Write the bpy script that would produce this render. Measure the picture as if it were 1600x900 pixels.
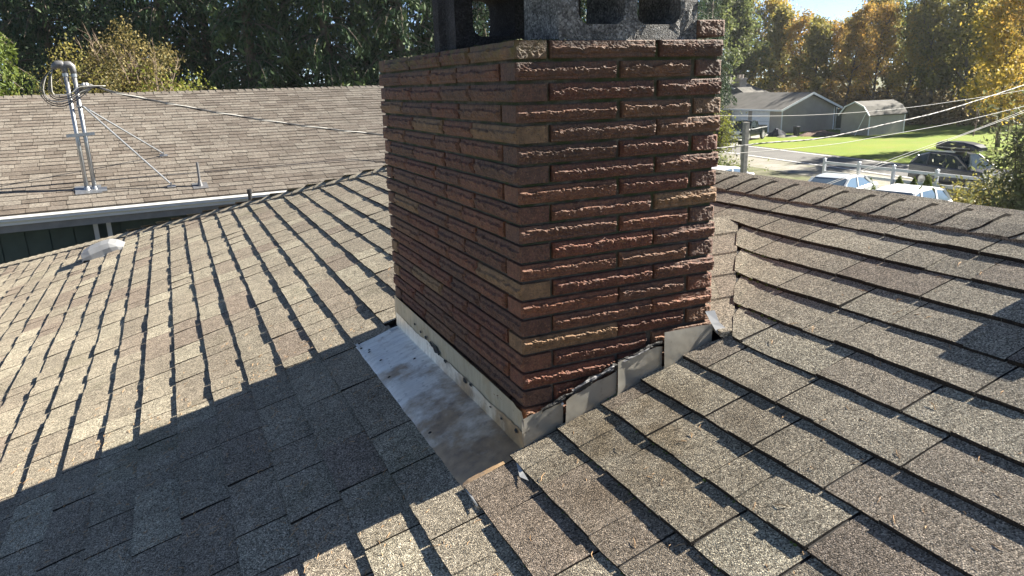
import bpy, math, random
import numpy as np
from mathutils import Vector, Matrix, noise
R_ = math.radians
random.seed(7); rng = np.random.default_rng(11)
for o in list(bpy.data.objects): bpy.data.objects.remove(o)
S = bpy.context.scene
COL = S.collection

# ------------------------------------------------------------------ camera, sky, sun, exposure
YAW, PITCH, ROLL = 1.144354, -0.274223, -0.029775
CAM = np.array([-0.76596, -1.62998, -0.09942])
_F = np.array([math.cos(YAW)*math.cos(PITCH), math.sin(YAW)*math.cos(PITCH), math.sin(PITCH)])
_R0 = np.array([math.sin(YAW), -math.cos(YAW), 0]); _U0 = np.cross(_R0, _F)
_R = _R0*math.cos(ROLL) + _U0*math.sin(ROLL); _U = -_R0*math.sin(ROLL) + _U0*math.cos(ROLL)
cd = bpy.data.cameras.new('camera'); cam = bpy.data.objects.new('camera', cd); COL.objects.link(cam)
cd.sensor_width = 36; cd.lens = 36*1131.54/1600; cd.clip_start = .05; cd.clip_end = 9000
cam.matrix_world = Matrix([[_R[0], _U[0], -_F[0], CAM[0]], [_R[1], _U[1], -_F[1], CAM[1]], [_R[2], _U[2], -_F[2], CAM[2]], [0, 0, 0, 1]])
S.camera = cam
SUN_EL, SUN_AZ = R_(34), R_(-2.8)          # azimuth measured from +X towards +Y
world = bpy.data.worlds.new('World'); S.world = world; world.use_nodes = True
wn = world.node_tree; bg = wn.nodes['Background']
sky = wn.nodes.new('ShaderNodeTexSky'); sky.sky_type = 'NISHITA'; sky.sun_disc = False
sky.sun_elevation = SUN_EL; sky.sun_rotation = R_(90) - SUN_AZ
sky.air_density = .44; sky.dust_density = 0.0; sky.ozone_density = .3; sky.altitude = 300
wn.links.new(sky.outputs[0], bg.inputs[0]); bg.inputs[1].default_value = .05
sl = bpy.data.lights.new('sun', 'SUN'); sl.energy = 5.0; sl.angle = R_(.53); sl.color = (1, .93, .81)
so = bpy.data.objects.new('sun', sl); COL.objects.link(so)
sv = Vector((math.cos(SUN_EL)*math.cos(SUN_AZ), math.cos(SUN_EL)*math.sin(SUN_AZ), math.sin(SUN_EL)))
so.rotation_euler = sv.to_track_quat('Z', 'Y').to_euler(); so.location = (30, -3, 20)
S.view_settings.view_transform = 'Standard'; S.view_settings.look = 'None'
S.view_settings.exposure = 2.2; S.view_settings.gamma = 1; S.view_settings.use_curve_mapping = False
S.cycles.max_bounces = 6; S.cycles.transparent_max_bounces = 8

def project(P):
    d = np.asarray(P, float) - CAM; z = d @ _F
    return 800 + 1131.54*(d @ _R)/z, 450 - 1131.54*(d @ _U)/z, z
def pxray(x, y): return _F + _R*(x-800)/1131.54 - _U*(y-450)/1131.54
def on_z(x, y, z): d = pxray(x, y); return CAM + d*(z-CAM[2])/d[2]
def on_y(x, y, v): d = pxray(x, y); return CAM + d*(v-CAM[1])/d[1]
def on_x(x, y, v): d = pxray(x, y); return CAM + d*(v-CAM[0])/d[0]
GZ = -5.6

# ------------------------------------------------------------------ materials
class NT:
    def __init__(s, name):
        s.m = bpy.data.materials.new(name); s.m.use_nodes = True; s.t = s.m.node_tree
        s.b = s.t.nodes['Principled BSDF']
    def n(s, typ, ins=None, **props):
        nd = s.t.nodes.new(typ)
        for k, v in props.items(): setattr(nd, k, v)
        for k, v in (ins or {}).items(): s.set(nd.inputs[k], v)
        return nd
    def set(s, sock, v):
        if hasattr(v, 'is_output'): s.t.links.new(v, sock)
        else:
            if isinstance(v, tuple) and len(v) == 3 and sock.type == 'RGBA': v = (*v, 1)
            sock.default_value = v
    def P(s, **kw):
        for k, v in kw.items(): s.set(s.b.inputs[k.replace('_', ' ')], v)
        return s.m
    def coord(s, kind='world'):
        if kind == 'world': return s.n('ShaderNodeNewGeometry').outputs['Position']
        return s.n('ShaderNodeTexCoord').outputs['Object']
    def noise(s, sc, det=3, co=None, rough=.55, out='Fac'):
        return s.n('ShaderNodeTexNoise', {'Vector': co or s.coord(), 'Scale': sc, 'Detail': float(det), 'Roughness': rough}).outputs[out]
    def vor(s, sc, co=None, out='Color'):
        return s.n('ShaderNodeTexVoronoi', {'Vector': co or s.coord(), 'Scale': sc}).outputs[out]
    def ramp(s, f, stops, interp='LINEAR'):
        nd = s.n('ShaderNodeValToRGB', {'Fac': f}); cr = nd.color_ramp; cr.interpolation = interp
        while len(cr.elements) < len(stops): cr.elements.new(.5)
        for e, (p, c) in zip(cr.elements, stops):
            e.position = p; e.color = (*c, 1) if isinstance(c, tuple) else (c, c, c, 1)
        return nd.outputs['Color']
    def mix(s, f, a, b, mode='MIX'):
        nd = s.n('ShaderNodeMix', data_type='RGBA', blend_type=mode)
        s.set(nd.inputs[0], f); s.set(nd.inputs[6], a); s.set(nd.inputs[7], b); return nd.outputs[2]
    def math(s, op, a, b=0.0, clamp=False):
        nd = s.n('ShaderNodeMath', operation=op, use_clamp=clamp); s.set(nd.inputs[0], a); s.set(nd.inputs[1], b); return nd.outputs[0]
    def bump(s, h, strength=.5, dist=.01):
        return s.n('ShaderNodeBump', {'Height': h, 'Strength': strength, 'Distance': dist}).outputs['Normal']
    def sep(s, co): return s.n('ShaderNodeSeparateXYZ', {0: co}).outputs

def plain(name, c, rough=.6, metal=0.0, var=.15, sc=8, bump=0.0, bsc=60, kind='obj'):
    t = NT(name); co = t.coord('world' if kind == 'world' else 'obj')
    f = t.noise(sc, 4, co)
    lo = tuple(x*(1-var) for x in c); hi = tuple(min(1, x*(1+var)) for x in c)
    col = t.ramp(f, [(.3, lo), (.7, hi)])
    kw = {}
    if bump: kw['Normal'] = t.bump(t.noise(bsc, 3, co), bump, .01)
    return t.P(Base_Color=col, Roughness=rough, Metallic=metal, **kw)

def shingle_mat(name, stops, gran=330, lo=.25, hi=1.75, moss=True, bstr=.7):
    t = NT(name); co = t.coord()
    a = t.n('ShaderNodeAttribute', attribute_name='tint').outputs['Fac']
    base = t.ramp(a, stops)
    g = t.sep(t.vor(gran, co))
    sp = t.ramp(g[0], [(0, lo), (.4, .7), (.8, 1.2), (1, hi)])
    col = t.mix(1.0, base, sp, 'MULTIPLY')
    col = t.mix(t.math('MULTIPLY', g[1], .16), col, (.26, .17, .10))
    st = t.ramp(t.noise(2.6, 5, co), [(.3, .80), (.6, 1.04)])
    col = t.mix(1.0, col, st, 'MULTIPLY')
    st2 = t.ramp(t.noise(23, 4, co), [(.25, .8), (.65, 1.08)])
    col = t.mix(1.0, col, st2, 'MULTIPLY')
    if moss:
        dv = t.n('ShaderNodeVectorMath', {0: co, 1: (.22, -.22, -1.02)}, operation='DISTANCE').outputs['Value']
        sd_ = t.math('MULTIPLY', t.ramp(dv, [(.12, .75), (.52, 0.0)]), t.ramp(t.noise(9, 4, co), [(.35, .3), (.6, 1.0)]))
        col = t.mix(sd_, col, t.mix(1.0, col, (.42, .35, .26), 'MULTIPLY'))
        mm = t.ramp(t.noise(1.7, 6, co), [(.60, 0.0), (.72, .35)])
        col = t.mix(mm, col, (.07, .075, .03))
    h = t.math('ADD', t.math('MULTIPLY', t.vor(gran, co, 'Distance'), -1.0), t.math('MULTIPLY', t.noise(120, 3, co), .7))
    t.b.inputs['Diffuse Roughness'].default_value = 1.0
    return t.P(Base_Color=col, Roughness=.95, Normal=t.bump(h, bstr, .004), Specular_IOR_Level=.2)

M = {}
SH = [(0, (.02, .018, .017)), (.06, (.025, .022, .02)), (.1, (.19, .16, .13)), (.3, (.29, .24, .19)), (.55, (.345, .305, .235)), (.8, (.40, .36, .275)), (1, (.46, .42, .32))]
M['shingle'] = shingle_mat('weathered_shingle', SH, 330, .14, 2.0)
M['shingle_n'] = shingle_mat('tan_shingle', [(0, (.115, .10, .084)), (.3, (.155, .135, .115)), (.6, (.185, .165, .14)), (1, (.225, .205, .175))], gran=90, lo=.7, hi=1.25, moss=False, bstr=.2)
M['felt'] = plain('roof_felt', (.025, .023, .022), .95, kind='world')

def brick_mat():
    t = NT('roman_brick'); co = t.coord()
    r = t.n('ShaderNodeObjectInfo').outputs['Random']
    base = t.ramp(r, [(0, (.11, .038, .022)), (.15, (.165, .054, .029)), (.32, (.11, .055, .035)), (.48, (.19, .070, .036)), (.62, (.095, .042, .026)), (.76, (.19, .088, .044)), (.86, (.15, .048, .026)), (.95, (.23, .135, .065)), (1, (.165, .078, .038))])
    n1 = t.ramp(t.noise(45, 5, co), [(.25, .45), (.55, 1.0), (.8, 1.5)])
    col = t.mix(1.0, base, n1, 'MULTIPLY')
    n2 = t.noise(160, 3, co)
    col = t.mix(t.ramp(n2, [(.52, 0.0), (.70, .55)]), col, (.30, .165, .075))
    col = t.mix(t.ramp(t.noise(210, 2, co), [(.56, 0.0), (.68, .75)]), col, (.02, .014, .011))
    z = t.sep(co)
    soot = t.math('MULTIPLY', t.ramp(t.math('ADD', z[2], 1.0), [(.55, 0.0), (1.0, .75)]), t.ramp(t.noise(9, 4, co), [(.3, .2), (.7, 1.0)]))
    col = t.mix(soot, col, (.055, .042, .032))
    moss = t.math('MULTIPLY', t.ramp(t.math('ADD', z[2], 1.0), [(.93, 0.0), (1.0, .9)]), t.ramp(t.noise(22, 5, co), [(.45, 0.0), (.66, 1.0)]))
    moss = t.math('MULTIPLY', moss, t.ramp(t.math('MULTIPLY', z[0], 1.0), [(.0, 1.0), (.12, .1)]))
    col = t.mix(moss, col, (.10, .095, .02))
    h = t.math('ADD', t.noise(75, 5, co, .65), t.math('MULTIPLY', t.noise(330, 3, co), .35))
    return t.P(Base_Color=col, Roughness=.7, Normal=t.bump(h, 1.0, .010), Specular_IOR_Level=.5)
M['brick'] = brick_mat()
def mortar_mat():
    t = NT('mossy_mortar'); co = t.coord()
    z = t.sep(co)
    c = t.ramp(t.noise(35, 5, co), [(.3, (.05, .04, .032)), (.7, (.15, .12, .09))])
    m = t.math('MULTIPLY', t.ramp(t.noise(14, 5, co), [(.42, 0.0), (.6, .9)]), t.ramp(t.math('ADD', z[2], 1.0), [(.2, 0.0), (.6, 1.0)]))
    c = t.mix(m, c, (.045, .055, .015))
    return t.P(Base_Color=c, Roughness=.95, Normal=t.bump(t.noise(180, 4, co), .8, .006))
M['mortar'] = mortar_mat()
def block_mat(name, lo, hi, glit=.0):
    t = NT(name); co = t.coord()
    v = t.sep(t.vor(230, co))
    c = t.ramp(t.noise(28, 5, co), [(.3, lo), (.7, hi)])
    c = t.mix(1.0, c, t.ramp(v[0], [(0, .35), (.6, 1.0), (1, 1.9)]), 'MULTIPLY')
    h = t.math('ADD', t.vor(330, co, 'Distance'), t.noise(120, 5, co, .7))
    return t.P(Base_Color=c, Roughness=.85, Normal=t.bump(h, .9, .006))
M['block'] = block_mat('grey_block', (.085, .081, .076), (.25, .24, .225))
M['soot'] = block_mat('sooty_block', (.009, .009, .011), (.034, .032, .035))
def galv_mat(name, base, rust, rf=.62, metal=.75, rough=.42):
    t = NT(name); co = t.coord()
    sc = t.n('ShaderNodeMapping', {'Vector': co, 'Scale': (3.0, 14.0, 3.0)}).outputs[0]
    c = t.ramp(t.noise(3.5, 6, sc), [(.3, tuple(x*.72 for x in base)), (.7, base)])
    f = t.ramp(t.noise(5.2, 6, co, .62), [(rf-.08, 0.0), (rf+.10, .9)])
    c = t.mix(f, c, rust)
    dk = t.ramp(t.noise(40, 5, co), [(.62, 0.0), (.75, .55)])
    c = t.mix(dk, c, (.12, .10, .085))
    rr = t.ramp(t.noise(12, 4, co), [(.3, rough-.08), (.7, rough+.15)])
    mt = t.math('MULTIPLY', t.math('SUBTRACT', 1.0, f), metal)
    return t.P(Base_Color=c, Roughness=rr, Metallic=mt, Normal=t.bump(t.noise(7, 3, co), .25, .02))
def apron_mat():
    t = NT('galvanised_apron'); co = t.coord(); xyz = t.sep(co)
    sc = t.n('ShaderNodeMapping', {'Vector': co, 'Scale': (3.0, 16.0, 3.0)}).outputs[0]
    c = t.ramp(t.noise(3.2, 7, sc, .62), [(.28, (.66, .62, .55)), (.5, (.85, .81, .73)), (.72, (.94, .91, .83))])
    near = t.ramp(xyz[1], [(0.0, .27), (.3, .17), (.6, .10), (.95, 0.0)])
    f = t.ramp(t.math('ADD', t.noise(5.5, 7, co, .62), near), [(.56, 0.0), (.70, .85)])
    wash = t.math('MULTIPLY', t.ramp(xyz[1], [(.05, .9), (.8, 0.0)]), t.ramp(t.noise(4, 5, co), [(.3, .4), (.6, 1.0)]))
    c = t.mix(wash, c, (.60, .47, .31))
    c = t.mix(f, c, t.ramp(t.noise(30, 4, co), [(.3, (.15, .085, .035)), (.7, (.36, .225, .105))]))
    c = t.mix(t.ramp(t.noise(55, 5, co), [(.60, 0.0), (.72, .5)]), c, (.16, .14, .12))
    return t.P(Base_Color=c, Roughness=t.ramp(t.noise(14, 4, co), [(.3, .32), (.7, .55)]), Metallic=t.math('MULTIPLY', t.math('SUBTRACT', 1.0, t.math('MAXIMUM', f, wash)), .75), Normal=t.bump(t.noise(9, 4, co), .3, .02))
M['apron'] = apron_mat()
M['step'] = galv_mat('step_metal', (.40, .385, .34), (.20, .17, .12), .62, .5, .38)
M['counter'] = galv_mat('stained_counter_metal', (.47, .41, .30), (.30, .20, .09), .58, .25, .5)
M['tar'] = plain('roof_tar', (.02, .019, .018), .8, bump=.6, bsc=60, kind='world')
M['white_metal'] = plain('bright_metal', (.42, .42, .41), .4, .3, .1, kind='world')
M['gutter'] = plain('gutter_white', (.55, .55, .54), .45, 0, .08, 3, kind='world')
M['fascia'] = plain('fascia_grey', (.20, .19, .175), .7, kind='world')
M['siding'] = plain('dark_green_siding', (.055, .075, .062), .75, 0, .15, 6, kind='world')
M['galv'] = plain('galvanised_pipe', (.30, .31, .32), .38, .75, .15, 20)
M['lead'] = plain('weatherhead_grey', (.13, .13, .135), .55, .4, .15, 30)
M['black'] = plain('black_rubber', (.014, .014, .015), .55)
M['wire_pale'] = plain('pale_cable', (.36, .35, .32), .5, 0, .2, 40)
M['wire_dark'] = plain('dark_cable', (.03, .03, .032), .5)
M['vent'] = plain('grey_vent', (.23, .235, .24), .5, .1, .1, 12)
M['housewall'] = plain('sage_wall', (.37, .32, .26), .8, 0, .08, 1.5)
M['houseroof'] = plain('grey_roof', (.095, .09, .082), .95, 0, .25, 1.2, .3, 12)
M['white'] = plain('white_paint', (.78, .77, .74), .5, 0, .06, 3)
M['whitefence'] = plain('fence_white', (.74, .75, .76), .5, 0, .06, 3)
M['palebrick'] = plain('pale_stone', (.36, .32, .29), .9, 0, .25, 9)
M['post'] = plain('weathered_post', (.27, .25, .22), .9, 0, .25, 12)
M['darkgreen_paint'] = plain('truck_paint', (.005, .011, .012), .25, .3, .05, 3)
M['silver_paint'] = plain('silver_paint', (.55, .58, .60), .28, .4, .05, 3)
M['white_paint'] = plain('white_car_paint', (.75, .76, .77), .28, 0, .04, 3)
M['grey_paint'] = plain('dark_grey_paint', (.07, .075, .085), .28, .4, .05, 3)
M['black_plastic'] = plain('black_plastic', (.02, .021, .023), .4, 0, .1, 6)
M['glass'] = plain('car_glass', (.025, .035, .04), .06, 0, .05, 2)
M['sky_glass'] = plain('painted_sky_windscreen', (.12, .17, .22), .12, .35, .05, 2)  # blue-grey sky reflection painted into the glass colour
M['tyre'] = plain('tyre', (.02, .02, .02), .85)
M['rim'] = plain('rim', (.5, .5, .5), .35, .7)
M['red_lens'] = plain('red_lens', (.30, .012, .01), .2)
M['lamp_lens'] = plain('lamp_lens', (.6, .6, .58), .15)
M['bark'] = plain('bark', (.10, .08, .06), .95, 0, .3, 6, .5, 10)
M['twig'] = plain('twig', (.17, .125, .09), .9, 0, .25, 9)
M['needle'] = plain('dry_needle', (.42, .26, .13), .8, 0, .5, 45, kind='world')
M['mossgreen'] = plain('moss', (.075, .10, .018), .95, 0, .4, 60, .6, 200, kind='world')
M['oldmoss'] = plain('old_moss', (.038, .042, .010), .95, 0, .5, 40, .6, 200, kind='world')
M['soil'] = plain('soil', (.13, .08, .055), .95, 0, .3, 2, .5, 4)
M['tarp'] = plain('navy_tarp', (.012, .015, .026), .95, 0, .2, 3)
def ground_mat(name, a, b, c=None, sc=.35, bstr=.4, bsc=6):
    t = NT(name); co = t.coord()
    col = t.mix(t.ramp(t.noise(sc, 6, co), [(.35, 0.0), (.65, 1.0)]), a, b)
    if c: col = t.mix(t.ramp(t.noise(sc*3.1, 5, co), [(.5, 0.0), (.7, .7)]), col, c)
    sp = t.ramp(t.noise(bsc*2, 4, co), [(.3, .75), (.7, 1.2)])
    col = t.mix(1.0, col, sp, 'MULTIPLY')
    return t.P(Base_Color=col, Roughness=.95, Normal=t.bump(t.noise(bsc, 4, co), bstr, .05), Specular_IOR_Level=.2)
M['ground'] = ground_mat('dry_ground', (.13, .12, .085), (.10, .115, .045), (.17, .15, .11))
M['lawn'] = ground_mat('lawn', (.11, .165, .012), (.15, .19, .016), (.17, .17, .03), .22)
M['asphalt'] = ground_mat('asphalt', (.11, .108, .105), (.14, .137, .13), None, .5, .3, 20)
M['gravel'] = ground_mat('gravel', (.25, .235, .21), (.19, .18, .15), (.14, .15, .07), .6, .6, 10)
M['concrete'] = ground_mat('drive', (.30, .285, .26), (.24, .23, .21), None, .6, .3, 10)
M['line'] = plain('road_line', (.62, .62, .60), .7, 0, .15, 2, kind='world')

def leaf_mat(name, cols, trans=.35, rough=.6):
    t = NT(name)
    r = t.n('ShaderNodeNewGeometry').outputs['Random Per Island']
    big = t.noise(.9, 3, t.coord())
    f = t.math('ADD', t.math('MULTIPLY', r, .6), t.math('MULTIPLY', t.math('SUBTRACT', big, .3), 1.0), True)
    n = len(cols)
    c = t.ramp(f, [(i/(n-1), cols[i]) for i in range(n)])
    t.P(Base_Color=c, Roughness=rough, Specular_IOR_Level=.25)
    tr = t.n('ShaderNodeBsdfTranslucent', {'Color': c})
    mx = t.n('ShaderNodeMixShader', {0: trans, 1: t.b.outputs[0], 2: tr.outputs[0]})
    t.t.links.new(mx.outputs[0], t.t.nodes['Material Output'].inputs[0])
    return t.m
LEAF = {
 'cedar': leaf_mat('cedar_leaf', [(.016, .034, .020), (.030, .060, .028), (.050, .085, .034), (.11, .14, .04)], .2),
 'bush': leaf_mat('bush_leaf', [(.06, .065, .028), (.12, .11, .04), (.20, .155, .055), (.26, .21, .06)], .3),
 'thuja': leaf_mat('thuja_leaf', [(.06, .09, .022), (.11, .15, .03), (.18, .21, .045)], .3),
 'green': leaf_mat('green_leaf', [(.07, .10, .04), (.12, .145, .05), (.19, .20, .06)], .5),
 'olive': leaf_mat('olive_leaf', [(.11, .115, .04), (.20, .185, .05), (.36, .29, .07)], .5),
 'gold': leaf_mat('gold_leaf', [(.18, .165, .04), (.36, .27, .05), (.52, .34, .055)], .5),
 'orange': leaf_mat('orange_leaf', [(.15, .14, .045), (.34, .23, .055), (.50, .27, .06)], .5),
 'brown': leaf_mat('brown_leaf', [(.12, .105, .05), (.22, .165, .075), (.32, .23, .10)], .45),
 'lime': leaf_mat('lime_leaf', [(.10, .13, .025), (.17, .19, .03), (.25, .24, .04)], .4),
 'silver': leaf_mat('silver_leaf', [(.07, .085, .04), (.13, .145, .065), (.22, .23, .11)], .4),
}

# ------------------------------------------------------------------ mesh helpers
class MB:
    def __init__(s): s.v = []; s.f = []; s.t = []
    def add(s, vs, fs, tint=None):
        o = len(s.v); s.v += [tuple(map(float, v)) for v in vs]
        for f in fs: s.f.append(tuple(i+o for i in f)); s.t.append(.5 if tint is None else tint)
    def box(s, a, b, tint=None):
        x0, y0, z0 = a; x1, y1, z1 = b
        s.add([(x0, y0, z0), (x1, y0, z0), (x1, y1, z0), (x0, y1, z0), (x0, y0, z1), (x1, y0, z1), (x1, y1, z1), (x0, y1, z1)],
              [(0, 3, 2, 1), (4, 5, 6, 7), (0, 1, 5, 4), (1, 2, 6, 5), (2, 3, 7, 6), (3, 0, 4, 7)], tint)
    def obox(s, c, ax, ay, az, tint=None):
        c, ax, ay, az = map(np.asarray, (c, ax, ay, az))
        vs = [c+ax*i+ay*j+az*k for k in (-1, 1) for j in (-1, 1) for i in (-1, 1)]
        s.add(vs, [(0, 2, 3, 1), (4, 5, 7, 6), (0, 1, 5, 4), (1, 3, 7, 5), (3, 2, 6, 7), (2, 0, 4, 6)], tint)
    def beam(s, p, q, w, h, up=(0, 0, 1)):
        p, q = np.asarray(p, float), np.asarray(q, float); d = q-p; L = np.linalg.norm(d); d = d/L
        sd = np.cross(d, up); sd /= np.linalg.norm(sd); u = np.cross(sd, d)
        s.obox((p+q)/2, d*L/2, sd*w/2, u*h/2)
    def tube(s, pts, rad, n=8, cap=True):
        pts = [np.asarray(p, float) for p in pts]; rad = rad if hasattr(rad, '__len__') else [rad]*len(pts)
        o = []; ref = None
        for i, p in enumerate(pts):
            d = pts[min(i+1, len(pts)-1)] - pts[max(i-1, 0)]; d = d/(np.linalg.norm(d)+1e-9)
            if ref is None: ref = np.array([1., 0, 0]) if abs(d[0]) < .8 else np.array([0, 1., 0])
            a = ref - d*(ref @ d); a /= np.linalg.norm(a)+1e-9; b = np.cross(d, a); ref = a
            o += [p + rad[i]*(a*math.cos(2*math.pi*k/n)+b*math.sin(2*math.pi*k/n)) for k in range(n)]
        fs = [(i*n+k, i*n+(k+1) % n, (i+1)*n+(k+1) % n, (i+1)*n+k) for i in range(len(pts)-1) for k in range(n)]
        if cap: fs += [tuple(range(n))[::-1], tuple((len(pts)-1)*n+k for k in range(n))]
        s.add(o, fs)
    def loft(s, rings, cap=True):
        n = len(rings[0]); vs = [v for r in rings for v in r]
        fs = [(i*n+k, i*n+(k+1) % n, (i+1)*n+(k+1) % n, (i+1)*n+k) for i in range(len(rings)-1) for k in range(n)]
        if cap: fs += [tuple(range(n))[::-1], tuple((len(rings)-1)*n+k for k in range(n))]
        s.add(vs, fs)
    def mesh(s, name, off=(0, 0, 0), smooth=False):
        me = bpy.data.meshes.new(name)
        ox, oy, oz = off
        me.from_pydata([(x-ox, y-oy, z-oz) for x, y, z in s.v], [], s.f)
        at = me.attributes.new('tint', 'FLOAT', 'FACE'); at.data.foreach_set('value', s.t)
        if smooth: me.shade_smooth()
        me.update(); return me

def wloc(o):
    l = Vector(o.location)
    while o.parent: o = o.parent; l += Vector(o.location)
    return l
def obj(name, mb, mat, parent=None, local=False, smooth=False, loc=None):
    """one mesh object; vertices are world coordinates unless local"""
    off = (0, 0, 0)
    if not local and parent is not None: off = tuple(wloc(parent))
    if not local and parent is None and loc is not None: off = loc
    me = mb if isinstance(mb, bpy.types.Mesh) else mb.mesh(name, off, smooth)
    if not me.materials: me.materials.append(mat)
    o = bpy.data.objects.new(name, me); COL.objects.link(o)
    if parent is not None: o.parent = parent
    elif loc is not None: o.location = loc
    return o
def tag(o, label=None, cat=None, group=None, kind=None):
    if label: o['label'] = label
    if cat: o['category'] = cat
    if group: o['group'] = group
    if kind: o['kind'] = kind
    return o
def thing(name, label, cat, loc=(0, 0, 0), rz=0, group=None):
    o = bpy.data.objects.new(name, None); COL.objects.link(o); o.empty_display_size = .2
    o.location = loc; o.rotation_euler = (0, 0, rz)
    return tag(o, label, cat, group)
def copy_tree(o, parent=None):
    c = o.copy(); COL.objects.link(c)
    if parent is not None: c.parent = parent
    for ch in list(o.children): copy_tree(ch, c)
    return c
def nz(x, y=0., z=0.): return noise.noise(Vector((x, y, z)))

# ------------------------------------------------------------------ setting: ground, lawn, road
def sheet(name, poly, z, mat, kind='structure'):
    mb = MB(); mb.add([(x, y, z) for x, y in poly], [tuple(range(len(poly)))])
    return tag(obj(name, mb, mat), kind=kind)
sheet('ground', [(-3000, -3000), (3000, -3000), (3000, 3000), (-3000, 3000)], GZ, M['ground'])
far = lambda y: 40.0+.145*(y-26.2)
near = lambda y: 34.9+.145*(y-26.0)
Y0, Y1 = -60, 120
sheet('lawn', [(far(Y0)+.25, Y0), (far(Y0)+60, Y0), (96, 58), (54, 54), (far(50)+1.2, 48.6), (far(47)+.25, 47)], GZ+.012, M['lawn'])
sheet('road', [(near(Y0), Y0), (far(Y0), Y0), (far(Y1), Y1), (near(Y1), Y1)], GZ+.020, M['asphalt'])
sheet('gravel_shoulder', [(near(Y0)-3.6, Y0), (near(Y0), Y0), (near(Y1), Y1), (near(Y1)-3.6, Y1)], GZ+.008, M['gravel'])
sheet('driveway', [(far(47.6), 47.6), (54.8, 55.0), (54.8, 68), (far(66), 66)], GZ+.016, M['concrete'])
for off in (.30, 4.55):
    mb = MB()
    mb.add([(near(Y0)+off, Y0, GZ+.026), (near(Y0)+off+.16, Y0, GZ+.026), (near(Y1)+off+.16, Y1, GZ+.026), (near(Y1)+off, Y1, GZ+.026)], [(0, 1, 2, 3)])
    tag(obj('road_marking', mb, M['line']), kind='structure')

# ------------------------------------------------------------------ our house and its shingled roof
Z0, SL = -1.06, .32
NN = np.array([-SL, 0, 1])/math.hypot(SL, 1)
RX = 1.575; CW, CL = .625, 1.245
hipy = lambda x: 4.616-.9737*(x-.879)
RIDGE_Y = hipy(RX); EAVE_X = -3.3; YMIN = -3.2
house = thing('house', 'shingled hip roof house that carries the brick chimney', 'house', (0, 1, GZ))
A0 = np.array([.668, -.045]); A1 = np.array([1.262, .62]); AD = (A1-A0)/np.linalg.norm(A1-A0); AN = np.array([AD[1], -AD[0]])
yseam = lambda x: A0[1]+(x-A0[0])*AD[1]/AD[0]
def wav(x, y): return .005*nz(x*1.3, y*.9, 3.1)+.0022*nz(x*5, y*4, 8.)
def fillet(x, y):
    if x < A0[0]-.15 or y > .8: return 0
    p = np.array([x, y])-A0; d = p @ AN; t = p @ AD
    if d < -.05 or t < -.12 or t > 1.0: return 0
    w = min(1, max(0, (t+.12)/.14))*min(1, max(0, (1.0-t)/.15))
    return .016*w*math.exp(-max(d, 0)/.05)
def RP(x, y, h): return np.array([x, y, Z0+SL*x]) + NN*(h+wav(x, y)+fillet(x, y))
EX, XB = .1405, -.190
mb = MB()   # roof deck below the shingles: main slope, hip end and far slope
zr = Z0+SL*RX; hipx = 2*RX-EAVE_X
dd = lambda x, y, z: (x, y, z-.012)
he = hipy(EAVE_X); ze = Z0+SL*EAVE_X
mb.add([dd(EAVE_X, YMIN, ze), dd(RX, YMIN, zr), dd(RX, RIDGE_Y, zr), dd(EAVE_X, he, ze), dd(hipx, YMIN, ze), dd(hipx, he, ze)],
       [(0, 1, 2, 3), (1, 4, 5, 2), (3, 2, 5)])
obj('roof_deck', mb, M['felt'], house)

def tab(mb, x0, y0, y1, lim, segs, tint, ext=.155, curl=0.):
    """one shingle tab: butt edge at x0, from y0 to y1, a list of butt thicknesses per segment"""
    n = len(segs); ys = np.linspace(y0, y1, n+1)
    for i in range(n):
        a, b = ys[i], ys[i+1]; T = segs[i]; vs = []
        jx = .0025*nz(a*9, x0*3)
        for (x, h) in ((x0, 0), (x0, T), (x0+ext*.5, T*.55+.001), (x0+ext, .0012)):
            for y in (a, (a+b)/2, b):
                xx = x + (jx+.003*nz(y*14, x0*7, 5.) if x == x0 else 0)
                hh = h + (curl*(.5+nz(y*6, x0*9)) if (x == x0 and h > 0) else 0)
                if x == x0 and h == 0: hh = -.004
                vs.append(RP(xx, lim(xx, y), hh))
        fs = [(r*3+c, (r+1)*3+c, (r+1)*3+c+1, r*3+c+1) for r in range(3) for c in range(2)]
        b0 = len(vs); vs += [RP(x0+ext, lim(x0+ext, y), -.004) for y in (a, b)]
        fs += [(0, b0, 9, 6), (0, 6, 3), (2, 5, 8), (2, 8, 11, b0+1)]
        o_ = len(mb.f); mb.add(vs, fs, tint)
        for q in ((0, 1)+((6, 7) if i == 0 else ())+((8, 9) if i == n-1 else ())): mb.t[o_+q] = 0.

tabs = []
k0, k1 = int((EAVE_X-XB)/EX), int((RX-XB)/EX)
for k in range(k0, k1+1):
    x0 = XB+k*EX+.002*random.uniform(-1, 1); xm = x0+.07
    ivs = [(YMIN, hipy(xm))]
    if k == 0: ivs = [(YMIN, -.03), (1.19, hipy(xm))]
    elif x0+.10 > 0 and x0 < CW: ivs = [(YMIN, -.012), (CL+.012, hipy(xm))]
    elif x0 >= CW-.02 and x0 < 1.18: ivs = [(YMIN, yseam(x0+.10)+.02), (CL-yseam(x0+.1)-.02, hipy(xm))]
    for a, b in ivs:
        y = a + random.uniform(0, .1) - (.12 if a == YMIN else 0)
        if a != YMIN: y = a
        while y < b:
            w = random.choice([.17, .21, .25, .29, .33, .37])*random.uniform(.93, 1.07)
            y1 = min(y+w, b)
            if b-y1 < .05: y1 = b
            tabs.append((k, x0, y, y1, a, b)); y = y1
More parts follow.
